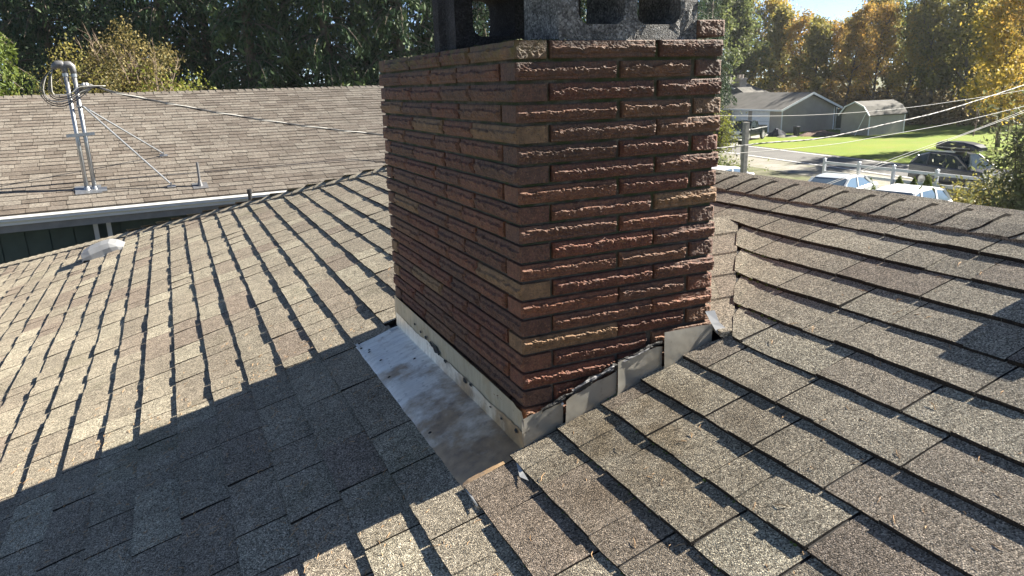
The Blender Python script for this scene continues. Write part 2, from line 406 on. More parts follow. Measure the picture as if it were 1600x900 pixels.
def lim_fn(k, a, b):
    def f(x, y):
        y = min(y, hipy(x)-.002) if b > 3 else y
        if b < 3 and k > 0:
            if x < CW: y = min(y, -.012) if b < .5 and x > -.05 else y
            else: y = min(y, yseam(x)-.012)
        if a > 0 and k > 0:
            if 0 < x < CW: y = max(y, CL+.012)
            elif x >= CW: y = max(y, CL-yseam(x) if x < 1.25 else a)
        return y
    return f
def pxsize(t):
    k, x0, y, y1, a, b = t; c = RP(x0+.07, (y+y1)/2, 0); X, Y, d = project(c)
    if d < .2: return 0
    vis = -60 < X < 1660 and -60 < Y < 960
    v = CAM-c; cosv = abs(v @ NN)/np.linalg.norm(v)
    return (y1-y)*EX*cosv/(d*d) if vis else 0
tabs.sort(key=pxsize, reverse=True)
TINTS = [.30, .45, .52, .58, .6, .64, .4, .5, .55, .6, .66, .72, .8, .9]
field = MB(); nind = 0
for i, t in enumerate(tabs):
    k, x0, y, y1, a, b = t
    w = y1-y; ns = max(1, int(round(w/.115)))
    thick = random.random() < .62
    segs = [(.0145 if random.random() < (.8 if thick else .45) else .0100)+random.uniform(-.001, .001) for _ in range(ns)]
    tint = min(1, max(0, random.choice(TINTS)+random.uniform(-.06, .06)))
    gap = .0028 if i < 300 else .0034
    curl = .004 if random.random() < .2 else .0
    lim = lim_fn(k, a, b)
    if i < 292 and pxsize(t) > 0:
        m1 = MB(); tab(m1, x0, y+gap, y1-gap, lim, segs, tint, curl=curl)
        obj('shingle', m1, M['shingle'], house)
    else: tab(field, x0, y+gap, y1-gap, lim, segs, tint, curl=curl)
# hip end and far slope, covered by the same shingles
for (P, Q, dn, cnt) in (((RX, RIDGE_Y), 'hip', (0, 1), 20), ((RX, 0), 'far', (1, 0), 34)):
    for k in range(cnt):
        q0 = (k+1)*EX; q1 = q0-EX-.02
        if Q == 'hip':
            half0 = q0/.9737; ya = RIDGE_Y+q0; yb = RIDGE_Y+max(q1, 0)
            xs = np.arange(RX-half0, RX+half0, .3)
            for x in xs:
                xe = min(x+.295, RX+half0); z_a, z_b = zr-SL*q0*1.0, zr-SL*max(q1, 0)
                field.add([(x, ya, z_a-.004), (xe, ya, z_a-.004), (x, ya, z_a+.009), (xe, ya, z_a+.009), (x, yb, z_b), (xe, yb, z_b)], [(0, 1, 3, 2), (2, 3, 5, 4)], random.choice(TINTS))
        else:
            xa = RX+q0; xb = RX+max(q1, 0); z_a, z_b = zr-SL*q0, zr-SL*max(q1, 0)
            y = YMIN; ye = RIDGE_Y+q0*.97
            while y < ye:
                y1 = min(y+random.uniform(.2, .34), ye)
                field.add([(xa, y, z_a-.004), (xa, y1-.003, z_a-.004), (xa, y, z_a+.009), (xa, y1-.003, z_a+.009), (xb, y, z_b), (xb, y1-.003, z_b)], [(0, 2, 3, 1), (2, 4, 5, 3)], random.choice(TINTS))
                y = y1
tag(obj('shingle_field', field, M['shingle'], house), kind='stuff')
bk = MB(); seen = {}
for (k, x0, y, y1, a, b) in tabs: seen.setdefault((k, x0, a, b), 1)
for (k, x0, a, b) in seen:      # the dark backing layer that runs on behind the joints of each course
    lim = lim_fn(k, a, b); n = max(2, int((b-a)/.12)); ys = np.linspace(a, b, n+1); vs = []
    for (x, h) in ((x0+.007, -.004), (x0+.007, .0068), (x0+.13, .0004)):
        for y in ys: vs.append(RP(x, lim(x, y), h))
    bk.add(vs, [(q*(n+1)+c, (q+1)*(n+1)+c, (q+1)*(n+1)+c+1, q*(n+1)+c+1) for q in range(2) for c in range(n)])
tag(obj('shingle_backing', bk, M['felt'], house), kind='stuff')

def cap(P, T, A, B, L, half, h0, h1, tint, side=0.):
    """a cap shingle bent over a ridge: P start (butt end), T along the ridge, A and B down each side"""
    mb = MB(); P, T, A, B = (np.asarray(v, float) for v in (P, T, A, B)); Z = np.array([0, 0, 1.])
    ds = [-half, -half*.8, -half*.45, -.02, 0, .02, half*.45, half*.8, half]
    rows = []
    for (t, h, cut) in ((0, h0-.012, 1), (0, h0, 1), (L*.5, (h0+h1)/2, 0), (L, h1, 0)):
        row = []
        for d in ds:
            sd = A if d < 0 else B; e = abs(d)
            drop = .007*math.exp(-(e/.03)**2); h_ = h*(1-.45*(e/half)**2) if t == 0 else h
            bend = .012*(e/half)**3
            back = (.03*(e/half)**5 if cut else 0)
            row.append(P + T*(t+back) + sd*e + Z*(h_-drop-bend*.25))
        rows.append(row)
    n = len(ds); vs = [v for r in rows for v in r]
    fs = [(r*n+c, r*n+c+1, (r+1)*n+c+1, (r+1)*n+c) for r in range(3) for c in range(n-1)]
    und = len(vs); vs += [P+T*t+(A if d < 0 else B)*abs(d)*.995+Z*(-.006) for t in (.03, L) for d in (-half, half)]
    fs += [(0, n, 2*n, 3*n, und+2, und), (n-1, und+1, und+3, 4*n-1, 3*n-1, 2*n-1)]
    o_ = len(mb.f); mb.add(vs, fs, tint)
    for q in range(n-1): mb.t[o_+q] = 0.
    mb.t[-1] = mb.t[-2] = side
    return mb
cA = np.array([-1, 0, -SL])/math.hypot(1, SL); cB = np.array([1, 0, -SL])/math.hypot(1, SL)
y = YMIN
while y < RIDGE_Y+.05:
    o = obj('ridge_cap', cap((RX, y, zr+.012), (0, 1, 0), cA, cB, .165, .135, .018, .004, random.choice([.5, .55, .62, .7, .8]), .25), M['shingle'], house)
    y += .1235
hd = np.array([-1, .9737, 0]); hl = np.linalg.norm(hd); hdn = np.array([-1, .9737, -SL]); hdn /= np.linalg.norm(hdn)
sA = np.array([-.9737, -1, 0.]); sA /= np.linalg.norm(sA)
sB = -sA.copy(); gA = sA.copy(); gA[2] = SL*sA[0]; gB = sB.copy(); gB[2] = -SL*sB[1]*1.0
gA /= np.linalg.norm(gA); gB /= np.linalg.norm(gB)
P = np.array([RX, RIDGE_Y, zr+.014]); tot = math.dist((RX, RIDGE_Y, zr), (EAVE_X, he, ze)); s_ = tot
while s_ > .05:
    o = obj('hip_cap', cap(P+hdn*s_, -hdn, gA, gB, .165, .15, .018, .004, random.choice([.55, .65, .75, .85]), .3), M['shingle'], house)
    s_ -= .1235
# cricket behind the chimney, with shingles of its own
cz0 = Z0+SL*A0[0]; cs = (Z0+SL*A1[0]+.004 - cz0)/.665
def CP(x, y, h): return np.array([x, y, cz0+.013+cs*(y-A0[1])+h])
ckx = lambda y: A0[0]+(y-A0[1])*AD[0]/AD[1]
rows = [-.047, .115, .235, .36, .49, .62]
for i in range(5):
    y0_, y1_ = rows[i], rows[i+1]
    xa = CW+.002; n = 1 if i < 1 else 2
    xsplit = [0, .45+.2*(i % 2), 1] if n == 2 else [0, 1]
    for j in range(n):
        m1 = MB(); f0, f1 = xsplit[j], xsplit[j+1]
        X = lambda y, f: xa + (ckx(y)+.02-xa)*f
        vs = []
        for (y, h) in ((y0_, -.004), (y0_, .011), (y1_+.02, .002)):
            yy = min(y, .63)
            for f in (f0, (f0+f1)/2, f1):
                vs.append(CP(X(yy, f)+(-.012 if f == 1 else 0)+(-.0015 if f == f1 and f1 < 1 else .0), yy+.003*nz(f*9, i), h))
        m1.add(vs, [(0, 1, 4, 3), (1, 2, 5, 4), (3, 4, 7, 6), (4, 5, 8, 7), (0, 3, 6), (2, 8, 5)], random.choice([.5, .65, .8, .4]))
        obj('shingle', m1, M['shingle'], house)
mb = MB(); mb.add([CP(CW, .62, 0), CP(1.262, .62, 0), (CW, CL, cz0-.02)], [(0, 1, 2)], .5)
obj('cricket_deck', mb, M['shingle'], house)
# walls, fascia and gutter under the eaves (below the picture, kept simple but complete)
mb = MB(); mb.box((EAVE_X+.5, YMIN+.1, GZ), (hipx-.5, he-.5, ze-.02)); obj('wall', mb, M['siding'], house)
mb = MB(); mb.box((EAVE_X-.02, YMIN, ze-.2), (EAVE_X, he, ze-.02)); mb.box((EAVE_X, he, ze-.2), (hipx, he+.02, ze-.02)); obj('fascia', mb, M['fascia'], house)
mb = MB(); mb.box((EAVE_X-.13, YMIN, ze-.14), (EAVE_X-.022, he, ze-.03)); obj('gutter', mb, M['gutter'], house)

# pine needles and moss on the roof
mb = MB(); md = MB()
for i in range(1500):
    x = random.uniform(-1.6, 1.4); y = random.uniform(-1.3, 2.2) if x > -.3 else random.uniform(-.6, 2.0)
    if i > 750: x = random.uniform(-1.5, -.2); y = random.uniform(-.5, 1.5)
    if -.2 < x < CW and -.05 < y < CL+.05: continue
    if x > CW-.05 and 0 < y < 1.2: continue
    kk = (x-XB) % EX
    h = .011*(1-kk/EX)+.0025; a = random.uniform(0, 6.28) if random.random() < .5 else random.gauss(.9, .5)
    L = random.uniform(.008, .03); c, s = math.cos(a)*L/2, math.sin(a)*L/2
    bend = random.uniform(-.004, .004); w = random.uniform(.0005, .0012)
    pts = [RP(x-c, y-s, h), RP(x+bend*s/L*2, y-bend*c/L*2, h+.003), RP(x+c, y+s, h+random.uniform(0, .004))]
    mb.tube(pts, [w, w, w*.5], 4)
tag(obj('needle_litter', mb, M['needle']), 'dry pine needles strewn over the roof shingles', 'pine needles', kind='stuff')
def blob(mb, c, r, n=6):
    c = np.asarray(c); vs = []; 
    for i in range(n):
        a = 2*math.pi*i/n; rr = r*random.uniform(.6, 1.2); vs.append(c+np.array([rr*math.cos(a), rr*math.sin(a), SL*rr*math.cos(a)]))
    vs.append(c+np.array([0, 0, r*.7])); mb.add(vs, [(i, (i+1) % n, n) for i in range(n)])
for i in range(150):      # along butts close to the ridge and along the chimney base
    q = random.random()
    if q < .35: x = RX-.135; y = random.gauss(.6, .35); c = RP(x, y, .004)
    elif q < .5: x = random.uniform(.16, .33); y = -.012; c = RP(x, y, .008)
    elif q < .75:
        k = random.choice([7, 8, 9]); x = XB+k*EX; y = yseam(x)-random.uniform(0.02, .22) if x < 1.1 else random.uniform(.2, .7); c = RP(x, y, .006)
    else: k = random.choice([0, 1, 2, 3]); x = XB+k*EX; y = random.uniform(-.75, -.15); c = RP(x, y, .003); 
    blob(md, c, random.uniform(.003, .009) if q < .75 else random.uniform(.002, .005))
tag(obj('moss', md, M['mossgreen']), 'green moss tufts along the shingle butts and chimney base', 'moss', kind='stuff')

# ------------------------------------------------------------------ the chimney
chim = thing('chimney', 'tall roman brick chimney with galvanised flashing around its foot', 'chimney', (.31, .62, Z0))
H, BT = .05, .0415
mb = MB(); mb.box((.012, .012, -1.35), (CW-.012, CL-.012, -.006)); obj('mortar', mb, M['mortar'], chim)
def brick(face, a, b, z, dep=.09, rough=1., ends=True, prot=0.):
    """face L (x=0, along y) or R (y=0, along x); a..b along the face; z top"""
    L = b-a; nx = max(4, int(L/(.0055 if face == 'R' else .0085))); nzv = 17 if face == 'R' else 11
    sd = random.uniform(0, 100); vs = []; amp = (.0066 if face == 'R' else .0060)*rough
    st_lo, st_hi = random.uniform(.22, .36), random.uniform(.70, .85)
    tz = random.uniform(-.0012, .0012)
    for j in range(nzv):
        w = j/(nzv-1)          # 0 top .. 1 bottom
        for i in range(nx+1):
            u = a+L*i/nx; e = min(i, nx-i)/nx*L
            n1 = nz(u*38+sd, w*2.2, sd); n2 = 1-2.6*abs(nz(u*95+sd, w*5, sd+7)); n3 = nz(u*16, w*1.1, sd+3)
            lo, hi = st_lo+.13*n1+.05*n2, st_hi+.10*n3
            if lo < w < hi: d = amp*(1.25-.7*(w-lo)/(hi-lo)+.35*n3+.22*n2+.4*nz(u*190+sd, w*11, sd+2))
            else: d = amp*.08*(1+n2)
            if rough < .5: d = amp*(.35*(n1+n2)+.35*nz(u*230+sd, w*3, sd))
            edge = min(1, e/.005)*min(1, w/.07+.35)*min(1, (1-w)/.07+.35)
            off = (d+.003)*edge - .0035 + prot
            zz = z+tz*(u-a)/L - BT*w + .0012*nz(u*30, sd)*(1 if 0 < j < nzv-1 else .7)
            vs.append((-off, u, zz) if face == 'L' else (u, -off, zz))
    n = nx+1
    fs = [(j*n+i, (j+1)*n+i, (j+1)*n+i+1, j*n+i+1) for j in range(nzv-1) for i in range(nx)]
    if face == 'L': fs = [f[::-1] for f in fs]; bk = lambda u, zz: (dep, u, zz)
    else: bk = lambda u, zz: (u, dep, zz)
    o = len(vs); vs += [bk(a, z), bk(b, z), bk(a, z-BT), bk(b, z-BT)]
    top = [i for i in range(n)]; bot = [(nzv-1)*n+i for i in range(n)]
    g = [tuple(top+[o+1, o]), tuple(bot[::-1]+[o+2, o+3]), tuple([j*n for j in range(nzv)][::-1]+[o, o+2])[::1], tuple([j*n+nx for j in range(nzv)]+[o+3, o+1])]
    mb = MB(); mb.add(vs, fs+g); return mb
def corner_brick(La, Lb, z, longface):
    """corner unit: long on one face, its end showing on the other"""
    if longface == 'L': A = brick('L', 0, La, z, .085, 1.); B = brick('R', 0.0, Lb, z, .05, .35)
    else: A = brick('R', 0, La, z, .085, 1.); B = brick('L', 0.0, Lb, z, .05, .35)
    A.add(B.v, B.f); return A
jit = lambda v, s=.006: v+random.uniform(-s, s)
NCOURSE = 22
for c in range(NCOURSE):
    z = -c*H; lastz = z-BT
    if c % 2 == 0:
        obj('brick', corner_brick(jit(.298), jit(.085, .003), z, 'L'), M['brick'], chim)
        Lrow = [(.308, jit(.535)), (.547, jit(.842)), (.856, jit(1.15)), (1.166, CL)]
        Rrow = [(.096, jit(.405)), (.417, CW)]
    else:
        obj('brick', corner_brick(jit(.292), jit(.09, .003), z, 'R'), M['brick'], chim)
        Lrow = [(.105, jit(.396)), (.408, jit(.632)), (.643, jit(.952)), (.966, CL)]
        Rrow = [(.302, jit(.524)), (.538, CW)]
    for a, b in Lrow:
        if lastz < -1.10: continue
        prev = a + random.uniform(-.002, .003)
        obj('brick', brick('L', prev, b, z, rough=(.3 if b-a < .1 else 1.), prot=random.uniform(-.0015, .002)), M['brick'], chim)
    for a, b in Rrow:
        if z < Z0+SL*b-.02: continue
        hdr = (c % 2 == 1 and b == CW)
        bb = brick('R', a+random.uniform(-.002, .002), b+random.uniform(-.004, .003), z, rough=(.35 if hdr else 1.), prot=random.uniform(-.002, .002))
        obj('brick', bb, M['brick'], chim)
obj('brick', brick('R', .537, .628, .05, .09, .35), M['brick'], chim)      # loose end brick above the top course
mb = MB()
for c in range(NCOURSE):
    z = -c*H
    x = .0 if c % 2 else .1; 
    while x < CW-.02: mb.box((x, CL-.05, z-BT), (min(x+.29, CW), CL+.003*random.random(), z)); x += .302
    y = .095 if c % 2 else .02
    while y < CL-.06: mb.box((CW-.05, y, z-BT), (CW+.003*random.random(), min(y+.29, CL), z)); y += .302
tag(obj('back_brickwork', mb, M['brick'], chim), kind='stuff')

# flashing: apron on the low side
def grid(nx, ny, fn, mb, tint=None):
    vs = [fn(i/nx, j/ny) for j in range(ny+1) for i in range(nx+1)]
    mb.add(vs, [(j*(nx+1)+i, j*(nx+1)+i+1, (j+1)*(nx+1)+i+1, (j+1)*(nx+1)+i) for j in range(ny) for i in range(nx)], tint)
mb = MB()
def apron_pt(u, v):
    y = -.032+1.222*v; x = -.197+.1845*u
    h = .010+.004*nz(x*9, y*5)+.003*nz(x*2, y*14) - (.006 if u == 0 else 0)
    if u == 1: h = .006
    x += .003*nz(y*11, 2.) if u == 0 else 0
    return RP(x, y, h)
grid(8, 40, apron_pt, mb)
def leg_top(y): return Z0+.050+.010*nz(y*7, 4.)+.012*abs(nz(y*23, 1.))+.02*max(0, y-.9)
def leg_pt(u, v):
    y = -.021+1.226*v; b = RP(-.0135, y, .006)[2]
    return (-.0135-.002*nz(y*9, u*3)-.002*(1-u)**2, y, b+(leg_top(y)-b)*u)
grid(4, 60, leg_pt, mb)
obj('apron_flashing', mb, M['apron'], chim, smooth=True)
mb = MB()
def cnt_pt(u, v):
    y = -.018+1.245*v; t = -.945+.010*v; b = Z0+.022
    return (-.0105-.0015*nz(y*6, u)-(.006 if u == 1 and v < .04 else 0), y, b+(t-b)*u)
grid(3, 40, cnt_pt, mb); obj('counter_flashing', mb, M['counter'], chim, smooth=True)
mb = MB()
def patch(mb, x, y, z, r, axis='x', n=9, fl=.5):
    vs = []
    for i in range(n):
        a = 2*math.pi*i/n; rr = r*random.uniform(.5, 1.25)
        vs.append((x, y+rr*math.cos(a), z+rr*fl*math.sin(a)) if axis == 'x' else (x+rr*math.cos(a), y, z+rr*fl*math.sin(a)))
    vs.append((x-.004, y, z) if axis == 'x' else (x, y-.005, z)); mb.add(vs, [(i, (i+1) % n, n) if axis != 'x' else ((i+1) % n, i, n) for i in range(n)])
for (y, z, r) in ((.70, -1.000, .028), (.665, -1.005, .018), (.74, -.995, .02), (.86, -.985, .012), (.80, -.99, .016), (.93, -.975, .012), (.60, -1.012, .014), (.36, -1.01, .012), (.41, -1.015, .016), (.12, -1.025, .008), (.02, -1.018, .014), (.2, -1.02, .006)):
    mb = MB(); patch(mb, -.0165, y, z, r); obj('tar_patch', mb, M['tar'], chim)
def band(x0, x1, za, zb, h, y, nm, mat):
    mb = MB(); sd = random.uniform(0, 40)
    def f(u, v):
        x = x0+(x1-x0)*u; z = za+(zb-za)*u; t = h*(.55+.8*nz(x*22, sd)+.2*nz(x*70, sd)); b = -h*(.55+.6*nz(x*41, sd+9))
        return (x, y-.004*nz(x*60, v*3, sd)-.003*math.sin(v*3.1), z+t+(b-t)*v)
    grid(max(6, int((x1-x0)/.007)), 4, f, mb); return obj(nm, mb, mat, chim)
band(.045, .118, -.957, -.934, .016, -.0165, 'tar_patch', M['tar'])
band(.118, .30, -.925, -.868, .017, -.0195, 'tar_patch', M['tar'])
band(.285, .437, -.862, -.822, .012, -.017, 'tar_patch', M['tar'])
band(.135, .27, -.912, -.872, .009, -.0235, 'foil_shred', M['lead'])
band(.30, .39, -.862, -.838, .006, -.021, 'foil_shred', M['lead'])
def step(pts, off, nm='step_flashing', jag=.004, lip=.009):
    """metal plate on the y=0 face given by four corners (x,z): top-left, top-right, bottom-right, bottom-left"""
    (ax, az), (bx, bz), (cx, cz_), (dx, dz) = pts; mb = MB(); sd = random.uniform(0, 50)
    def f(u, v):
        tx, tz = ax+(bx-ax)*u, az+(bz-az)*u; qx, qz = dx+(cx-dx)*u, dz+(cz_-dz)*u
        x, z = tx+(qx-tx)*v, tz+(qz-tz)*v
        if v == 0: z += jag*nz(x*40, sd)
        if v == 1: z += jag*.6*nz(x*60, sd+4)
        return (x, -off-.003*nz(x*10, z*10, sd)-lip*(1-u)**2+(.003 if v == 1 else 0), z)
    grid(8, 6, f, mb)
    return obj(nm, mb, M['step'], chim, smooth=True)
step([(-.0165, -.970), (.112, -.940), (.113, -1.021), (-.0165, -1.064)], .0125, lip=.006)
step([(.115, -.935), (.284, -.886), (.285, -.966), (.113, -1.017)], .0175, jag=.008)
step([(.283, -.858), (.440, -.838), (.441, -.917), (.283, -.963)], .015, jag=.006)
step([(.437, -.795), (.618, -.802), (.617, -.866), (.439, -.917)], .0195, jag=.002)
mb = MB()   # curled flashing ear at the upslope corner
V = [(.600, -.004, -.765), (.632, -.008, -.765), (.640, -.022, -.80), (.628, -.035, -.835), (.700, -.062, -.868), (.645, -.06, -.845), (.612, -.02, -.80), (.66, -.03, -.82)]
mb.add(V, [(0, 1, 2, 6), (6, 2, 7, 3), (3, 7, 4, 5)]); obj('curled_flashing', mb, M['white_metal'], chim)
for pts in ([(805, 716), (812, 745), (826, 751), (818, 738)], [(727, 765), (745, 792), (747, 790), (731, 763)], [(597, 508), (612, 518), (625, 512), (606, 514)], [(553, 537), (561, 545), (564, 541), (557, 535)]):
    mb = MB(); vs = []
    for i, (px, py) in enumerate(pts):
        d = pxray(px, py); c = Z0+.010+(.006 if i in (2,) else .001); t = (c-(CAM[2]-SL*CAM[0]))/(d[2]-SL*d[0]); vs.append(CAM+d*t)
    vs.append(vs[0]+NN*.003); mb.add(vs, [(0, 1, 2, 3), (0, 3, 4)]); obj('folded_tab', mb, M['white_metal'], chim)
mb = MB()    # round-headed nail in the tar and nail heads on the apron
for (x, y, z) in ((.107, -.021, -.948),): mb.loft([[(x+r*math.cos(a), y-h, z+r*math.sin(a)) for a in np.linspace(0, 6.28, 9)[:-1]] for r, h in ((.005, 0), (.004, .002), (.001, .003))])
obj('nail', mb, M['white_metal'], chim)
mb = MB()
for (x, y) in ((-.17, 1.05), (-.165, 1.07), (-.155, .93), (-.17, .76), (-.178, .28), (-.06, .8), (-.185, 1.12)):
    c = RP(x, y, .017); mb.add([c+np.array([.006*math.cos(a), .006*math.sin(a), SL*.006*math.cos(a)]) for a in np.linspace(0, 6.28, 8)[:-1]]+[c+NN*.004], [(i, (i+1) % 7, 7) for i in range(7)])
tag(obj('nail_head', mb, M['tar'], chim), kind='stuff')
mb = MB()   # moss mat and grit on the chimney top
for i in range(240):
    if i < 130: x, y = random.uniform(.0, .14), random.uniform(.0, .10)
    else: x, y = random.uniform(.0, .10), random.uniform(0, CL)
    r = random.uniform(.002, .008); z = .0005
    n = 6; vs = [(x+r*math.cos(2*math.pi*k/n)*random.uniform(.6, 1.2), y+r*math.sin(2*math.pi*k/n)*random.uniform(.6, 1.2), z) for k in range(n)]+[(x, y, z+r*.55)]
    mb.add(vs, [(k, (k+1) % n, n) for k in range(n)])
tag(obj('top_moss', mb, M['oldmoss'], chim), kind='stuff')

# hollow blocks lying on the chimney top, cells facing out
def block(name, x0, y0, L, D, Hh, mat, label):
    loc = (x0+L/2, y0+D/2, .0); t = thing(name, label, 'concrete block', loc)
    mb = MB(); nseg = 6
    cells = [(.055, .055+(L-.145)/2), (.055+(L-.145)/2+.035, L-.055)]
    zb, zt = .038, Hh-.03
    def ring(x0c, x1c, inset=0.):
        pts = []; r = .03
        for cx, cz, a0 in ((x1c-r, zt-r, 0), (x0c+r, zt-r, 90), (x0c+r, zb+r, 180), (x1c-r, zb+r, 270)):
            for q in range(nseg+1):
                a = R_(a0+90*q/nseg); pts.append((cx+r*math.cos(a), cz+r*math.sin(a)))
        return pts
    def face(x, z, sd): return .0025*nz(x*60, z*60, sd)
    # solid webs, rim top and bottom, as boxes cut round the cells
    cuts = [0, cells[0][0], cells[0][1], cells[1][0], cells[1][1], L]
    for yy, sgn in ((y0, -1), (y0+D, 1)):
        for i in range(5):
            a, b = cuts[i], cuts[i+1]
            if i in (1, 3):
                rp = ring(a, b); m = len(rp)
                out = []
                for (x, z) in rp:       # outer rectangle projection
                    cx, cz = (a+b)/2, (zb+zt)/2; dx, dz = x-cx, z-cz
                    s = min(((b-a)/2)/abs(dx) if abs(dx) > 1e-6 else 9, (Hh/2+abs(cz-Hh/2))/abs(dz) if abs(dz) > 1e-6 else 9)
                    z2 = min(max(cz+dz*s, 0), Hh); out.append((cx+dx*s, z2))
                vs = [(x0+x, yy+sgn*face(x, z, 1), z) for x, z in rp]+[(x0+x, yy, z) for x, z in out]
                fs = [(k, (k+1) % m, m+(k+1) % m, m+k) for k in range(m)]
                vs += [(x0+a, yy, 0), (x0+b, yy, 0), (x0+b, yy, Hh), (x0+a, yy, Hh)]
                mb.add(vs, fs if sgn < 0 else [f[::-1] for f in fs])
                for zc0, zc1 in ((0, .012), (Hh-.012, Hh)):
                    mb.add([(x0+a, yy+.0006*sgn, zc0), (x0+b, yy+.0006*sgn, zc0), (x0+b, yy+.0006*sgn, zc1), (x0+a, yy+.0006*sgn, zc1)], [(0, 1, 2, 3)])
            else:
                g = MB(); grid(4, 8, lambda u, v: (x0+a+(b-a)*u, yy+sgn*face(a+(b-a)*u, Hh*v, 1), Hh*v), g); mb.add(g.v, g.f)
    for a, b in cells:
        rp = ring(a, b); m = len(rp)
        mb.add([(x0+x, y0, z) for x, z in rp]+[(x0+x, y0+D, z) for x, z in rp], [(k, m+k, m+(k+1) % m, (k+1) % m) for k in range(m)])
    # ends with the shallow sash groove, top and bottom
    for xe, sg in ((x0, 1), (x0+L, -1)):
        prof = [(0, 0), (0, .25), (.016, .36), (.016, .64), (0, .75), (0, 1)]
        vs = [(xe+sg*g, y0+D*f, z) for z in (0, Hh) for g, f in prof]
        mb.add(vs, [(i, i+1, 7+i, 6+i) for i in range(5)])
    mb.add([(x0, y0, 0), (x0+L, y0, 0), (x0+L, y0+D, 0), (x0, y0+D, 0), (x0, y0, Hh), (x0+L, y0, Hh), (x0+L, y0+D, Hh), (x0, y0+D, Hh)], [(0, 3, 2, 1), (4, 5, 6, 7)])
    obj('block_body', mb, mat, t)
    return t
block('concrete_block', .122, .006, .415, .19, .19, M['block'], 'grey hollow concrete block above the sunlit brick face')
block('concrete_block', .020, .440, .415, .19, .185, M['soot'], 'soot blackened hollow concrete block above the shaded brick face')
mb = MB(); mb.box((.03, -.015, .192), (.60, .70, .235)); 
tag(obj('shade_slab', mb, M['block'], loc=(.31, .34, .192)), 'unseen concrete slab added over the two hollow blocks to shade them', 'slab')  # out of view, added to darken the block cells and top courses

# ------------------------------------------------------------------ roof vents
def roof_vent(x, y, wx, wy, h, label, rz=0):
    c = RP(x, y, .006); t = thing('roof_vent', label, 'roof vent', tuple(c))
    def pt(u, v, hh): return np.array([x+u, y+v, Z0+SL*(x+u)])+NN*(hh+.006)
    mb = MB(); mb.add([pt(u, v, .003) for u, v in ((-wx*.62, -wy*.65), (wx*.68, -wy*.65), (wx*.68, wy*.65), (-wx*.62, wy*.65))], [(0, 1, 2, 3)])
    obj('vent_flange', mb, M['vent'], t)
    mb = MB(); prof = [(.5, .012, .40), (.36, h*.62, .46), (.2, h*.92, .48), (0, h, .48), (-.3, h*.98, .5), (-.5, h*.84, .5), (-.54, h*.30, .5)]
    rings = []
    for u, hh, w in prof:
        rings.append([pt(u*wx, -w*wy, .004 if u > -.5 else hh*.35), pt(u*wx, -w*wy, hh*.55), pt(u*wx, -w*wy*.82, hh), pt(u*wx, w*wy*.82, hh), pt(u*wx, w*wy, hh*.55), pt(u*wx, w*wy, .004 if u > -.5 else hh*.35)])
    mb.loft(rings); obj('vent_hood', mb, M['vent'], t, smooth=False)
    mb = MB()
    for j in range(5): mb.beam(pt(-.545*wx, -.45*wy+j*.2*wy, .006), pt(-.545*wx, -.4*wy+j*.2*wy, .006), .01, .02)
    obj('vent_grille', mb, M['black'], t)
roof_vent(-1.475, 6.10, .34, .30, .098, 'grey metal box vent on the shingles beside the hip')
roof_vent(1.44, -.66, .22, .22, .16, 'small grey box vent near the ridge away from the chimney')
mb = MB(); mb.tube([(-.05, 7.0, -1.62), (-.05, 7.0, -1.155)], .022, 12); mb.tube([(-.05, 7.0, -1.20), (-.05, 7.0, -1.15)], .027, 12)
pv = obj('vent_pipe', mb, M['black'], loc=(-.05, 7.0, -1.62)); tag(pv, 'black vent pipe showing above the hip in front of the gutter', 'pipe')

# ------------------------------------------------------------------ neighbouring house with the tan roof
NA = R_(4.73); UU = np.array([math.cos(NA), math.sin(NA), 0]); VV = np.array([-math.sin(NA), math.cos(NA), 0])
NB = np.array([-2.99, 10.0, -1.6]); NP = 1/3; ND = np.array([0, 0, 1.])-VV*NP; ND /= np.linalg.norm(ND)
def NPt(u, v, h=0, dz=0): return NB+UU*u+VV*v+np.array([0, 0, NP*v+dz])+ND*h
RUN, UL, UR = 4.62, -7.0, 7.9
nh = thing('neighbour_house', 'low green house with a tan shingle roof and white gutter beside ours', 'house', tuple(NB+UU*.5+VV*4.6+np.array([0, 0, GZ-NB[2]])))
mb = MB()
mb.add([NPt(UL, 0, -.01), NPt(UR, 0, -.01), NPt(UR, RUN, -.01), NPt(UL, RUN, -.01), NPt(UL, 2*RUN, 0, -NP*2*RUN), NPt(UR, 2*RUN, 0, -NP*2*RUN)], [(0, 1, 2, 3), (3, 2, 5, 4)], .5)
obj('roof_deck', mb, M['felt'], nh)
ex = .1355; nrow = int(RUN/ex)+1; ntabs = []
for r in range(nrow):
    u = UL-random.uniform(0, .2)
    while u < UR:
        w = random.choice([.16, .2, .25, .3, .36]); ntabs.append((r, u, min(u+w, UR))); u += w
def npx(t):
    r, u, u1 = t; X, Y, d = project(NPt((u+u1)/2, r*ex)); return (u1-u)/(d*d) if -20 < X < 640 and d > 0 and (Y > 100) else 0
ntabs.sort(key=npx, reverse=True)
nf = MB(); NT_ = [.1, .25, .35, .45, .55, .6, .7, .8, .92]
for i, (r, u, u1) in enumerate(ntabs):
    g = .003; v0 = r*ex; v1 = min(v0+ex+.01, RUN); T = random.choice([.007, .012, .014])
    vs = [NPt(u+g, v0, -.002), NPt(u1-g, v0, -.002), NPt(u+g, v0, T), NPt(u1-g, v0, T), NPt(u+g, v1, .001), NPt(u1-g, v1, .001)]
    m1 = MB() if i < 295 else nf
    m1.add(vs, [(0, 1, 3, 2), (2, 3, 5, 4), (0, 2, 4), (1, 5, 3)], min(1, max(0, random.choice(NT_)+random.uniform(-.08, .08))))
    if i < 295: obj('shingle', m1, M['shingle_n'], nh)
tag(obj('shingle_field', nf, M['shingle_n'], nh), kind='stuff')
u = UL
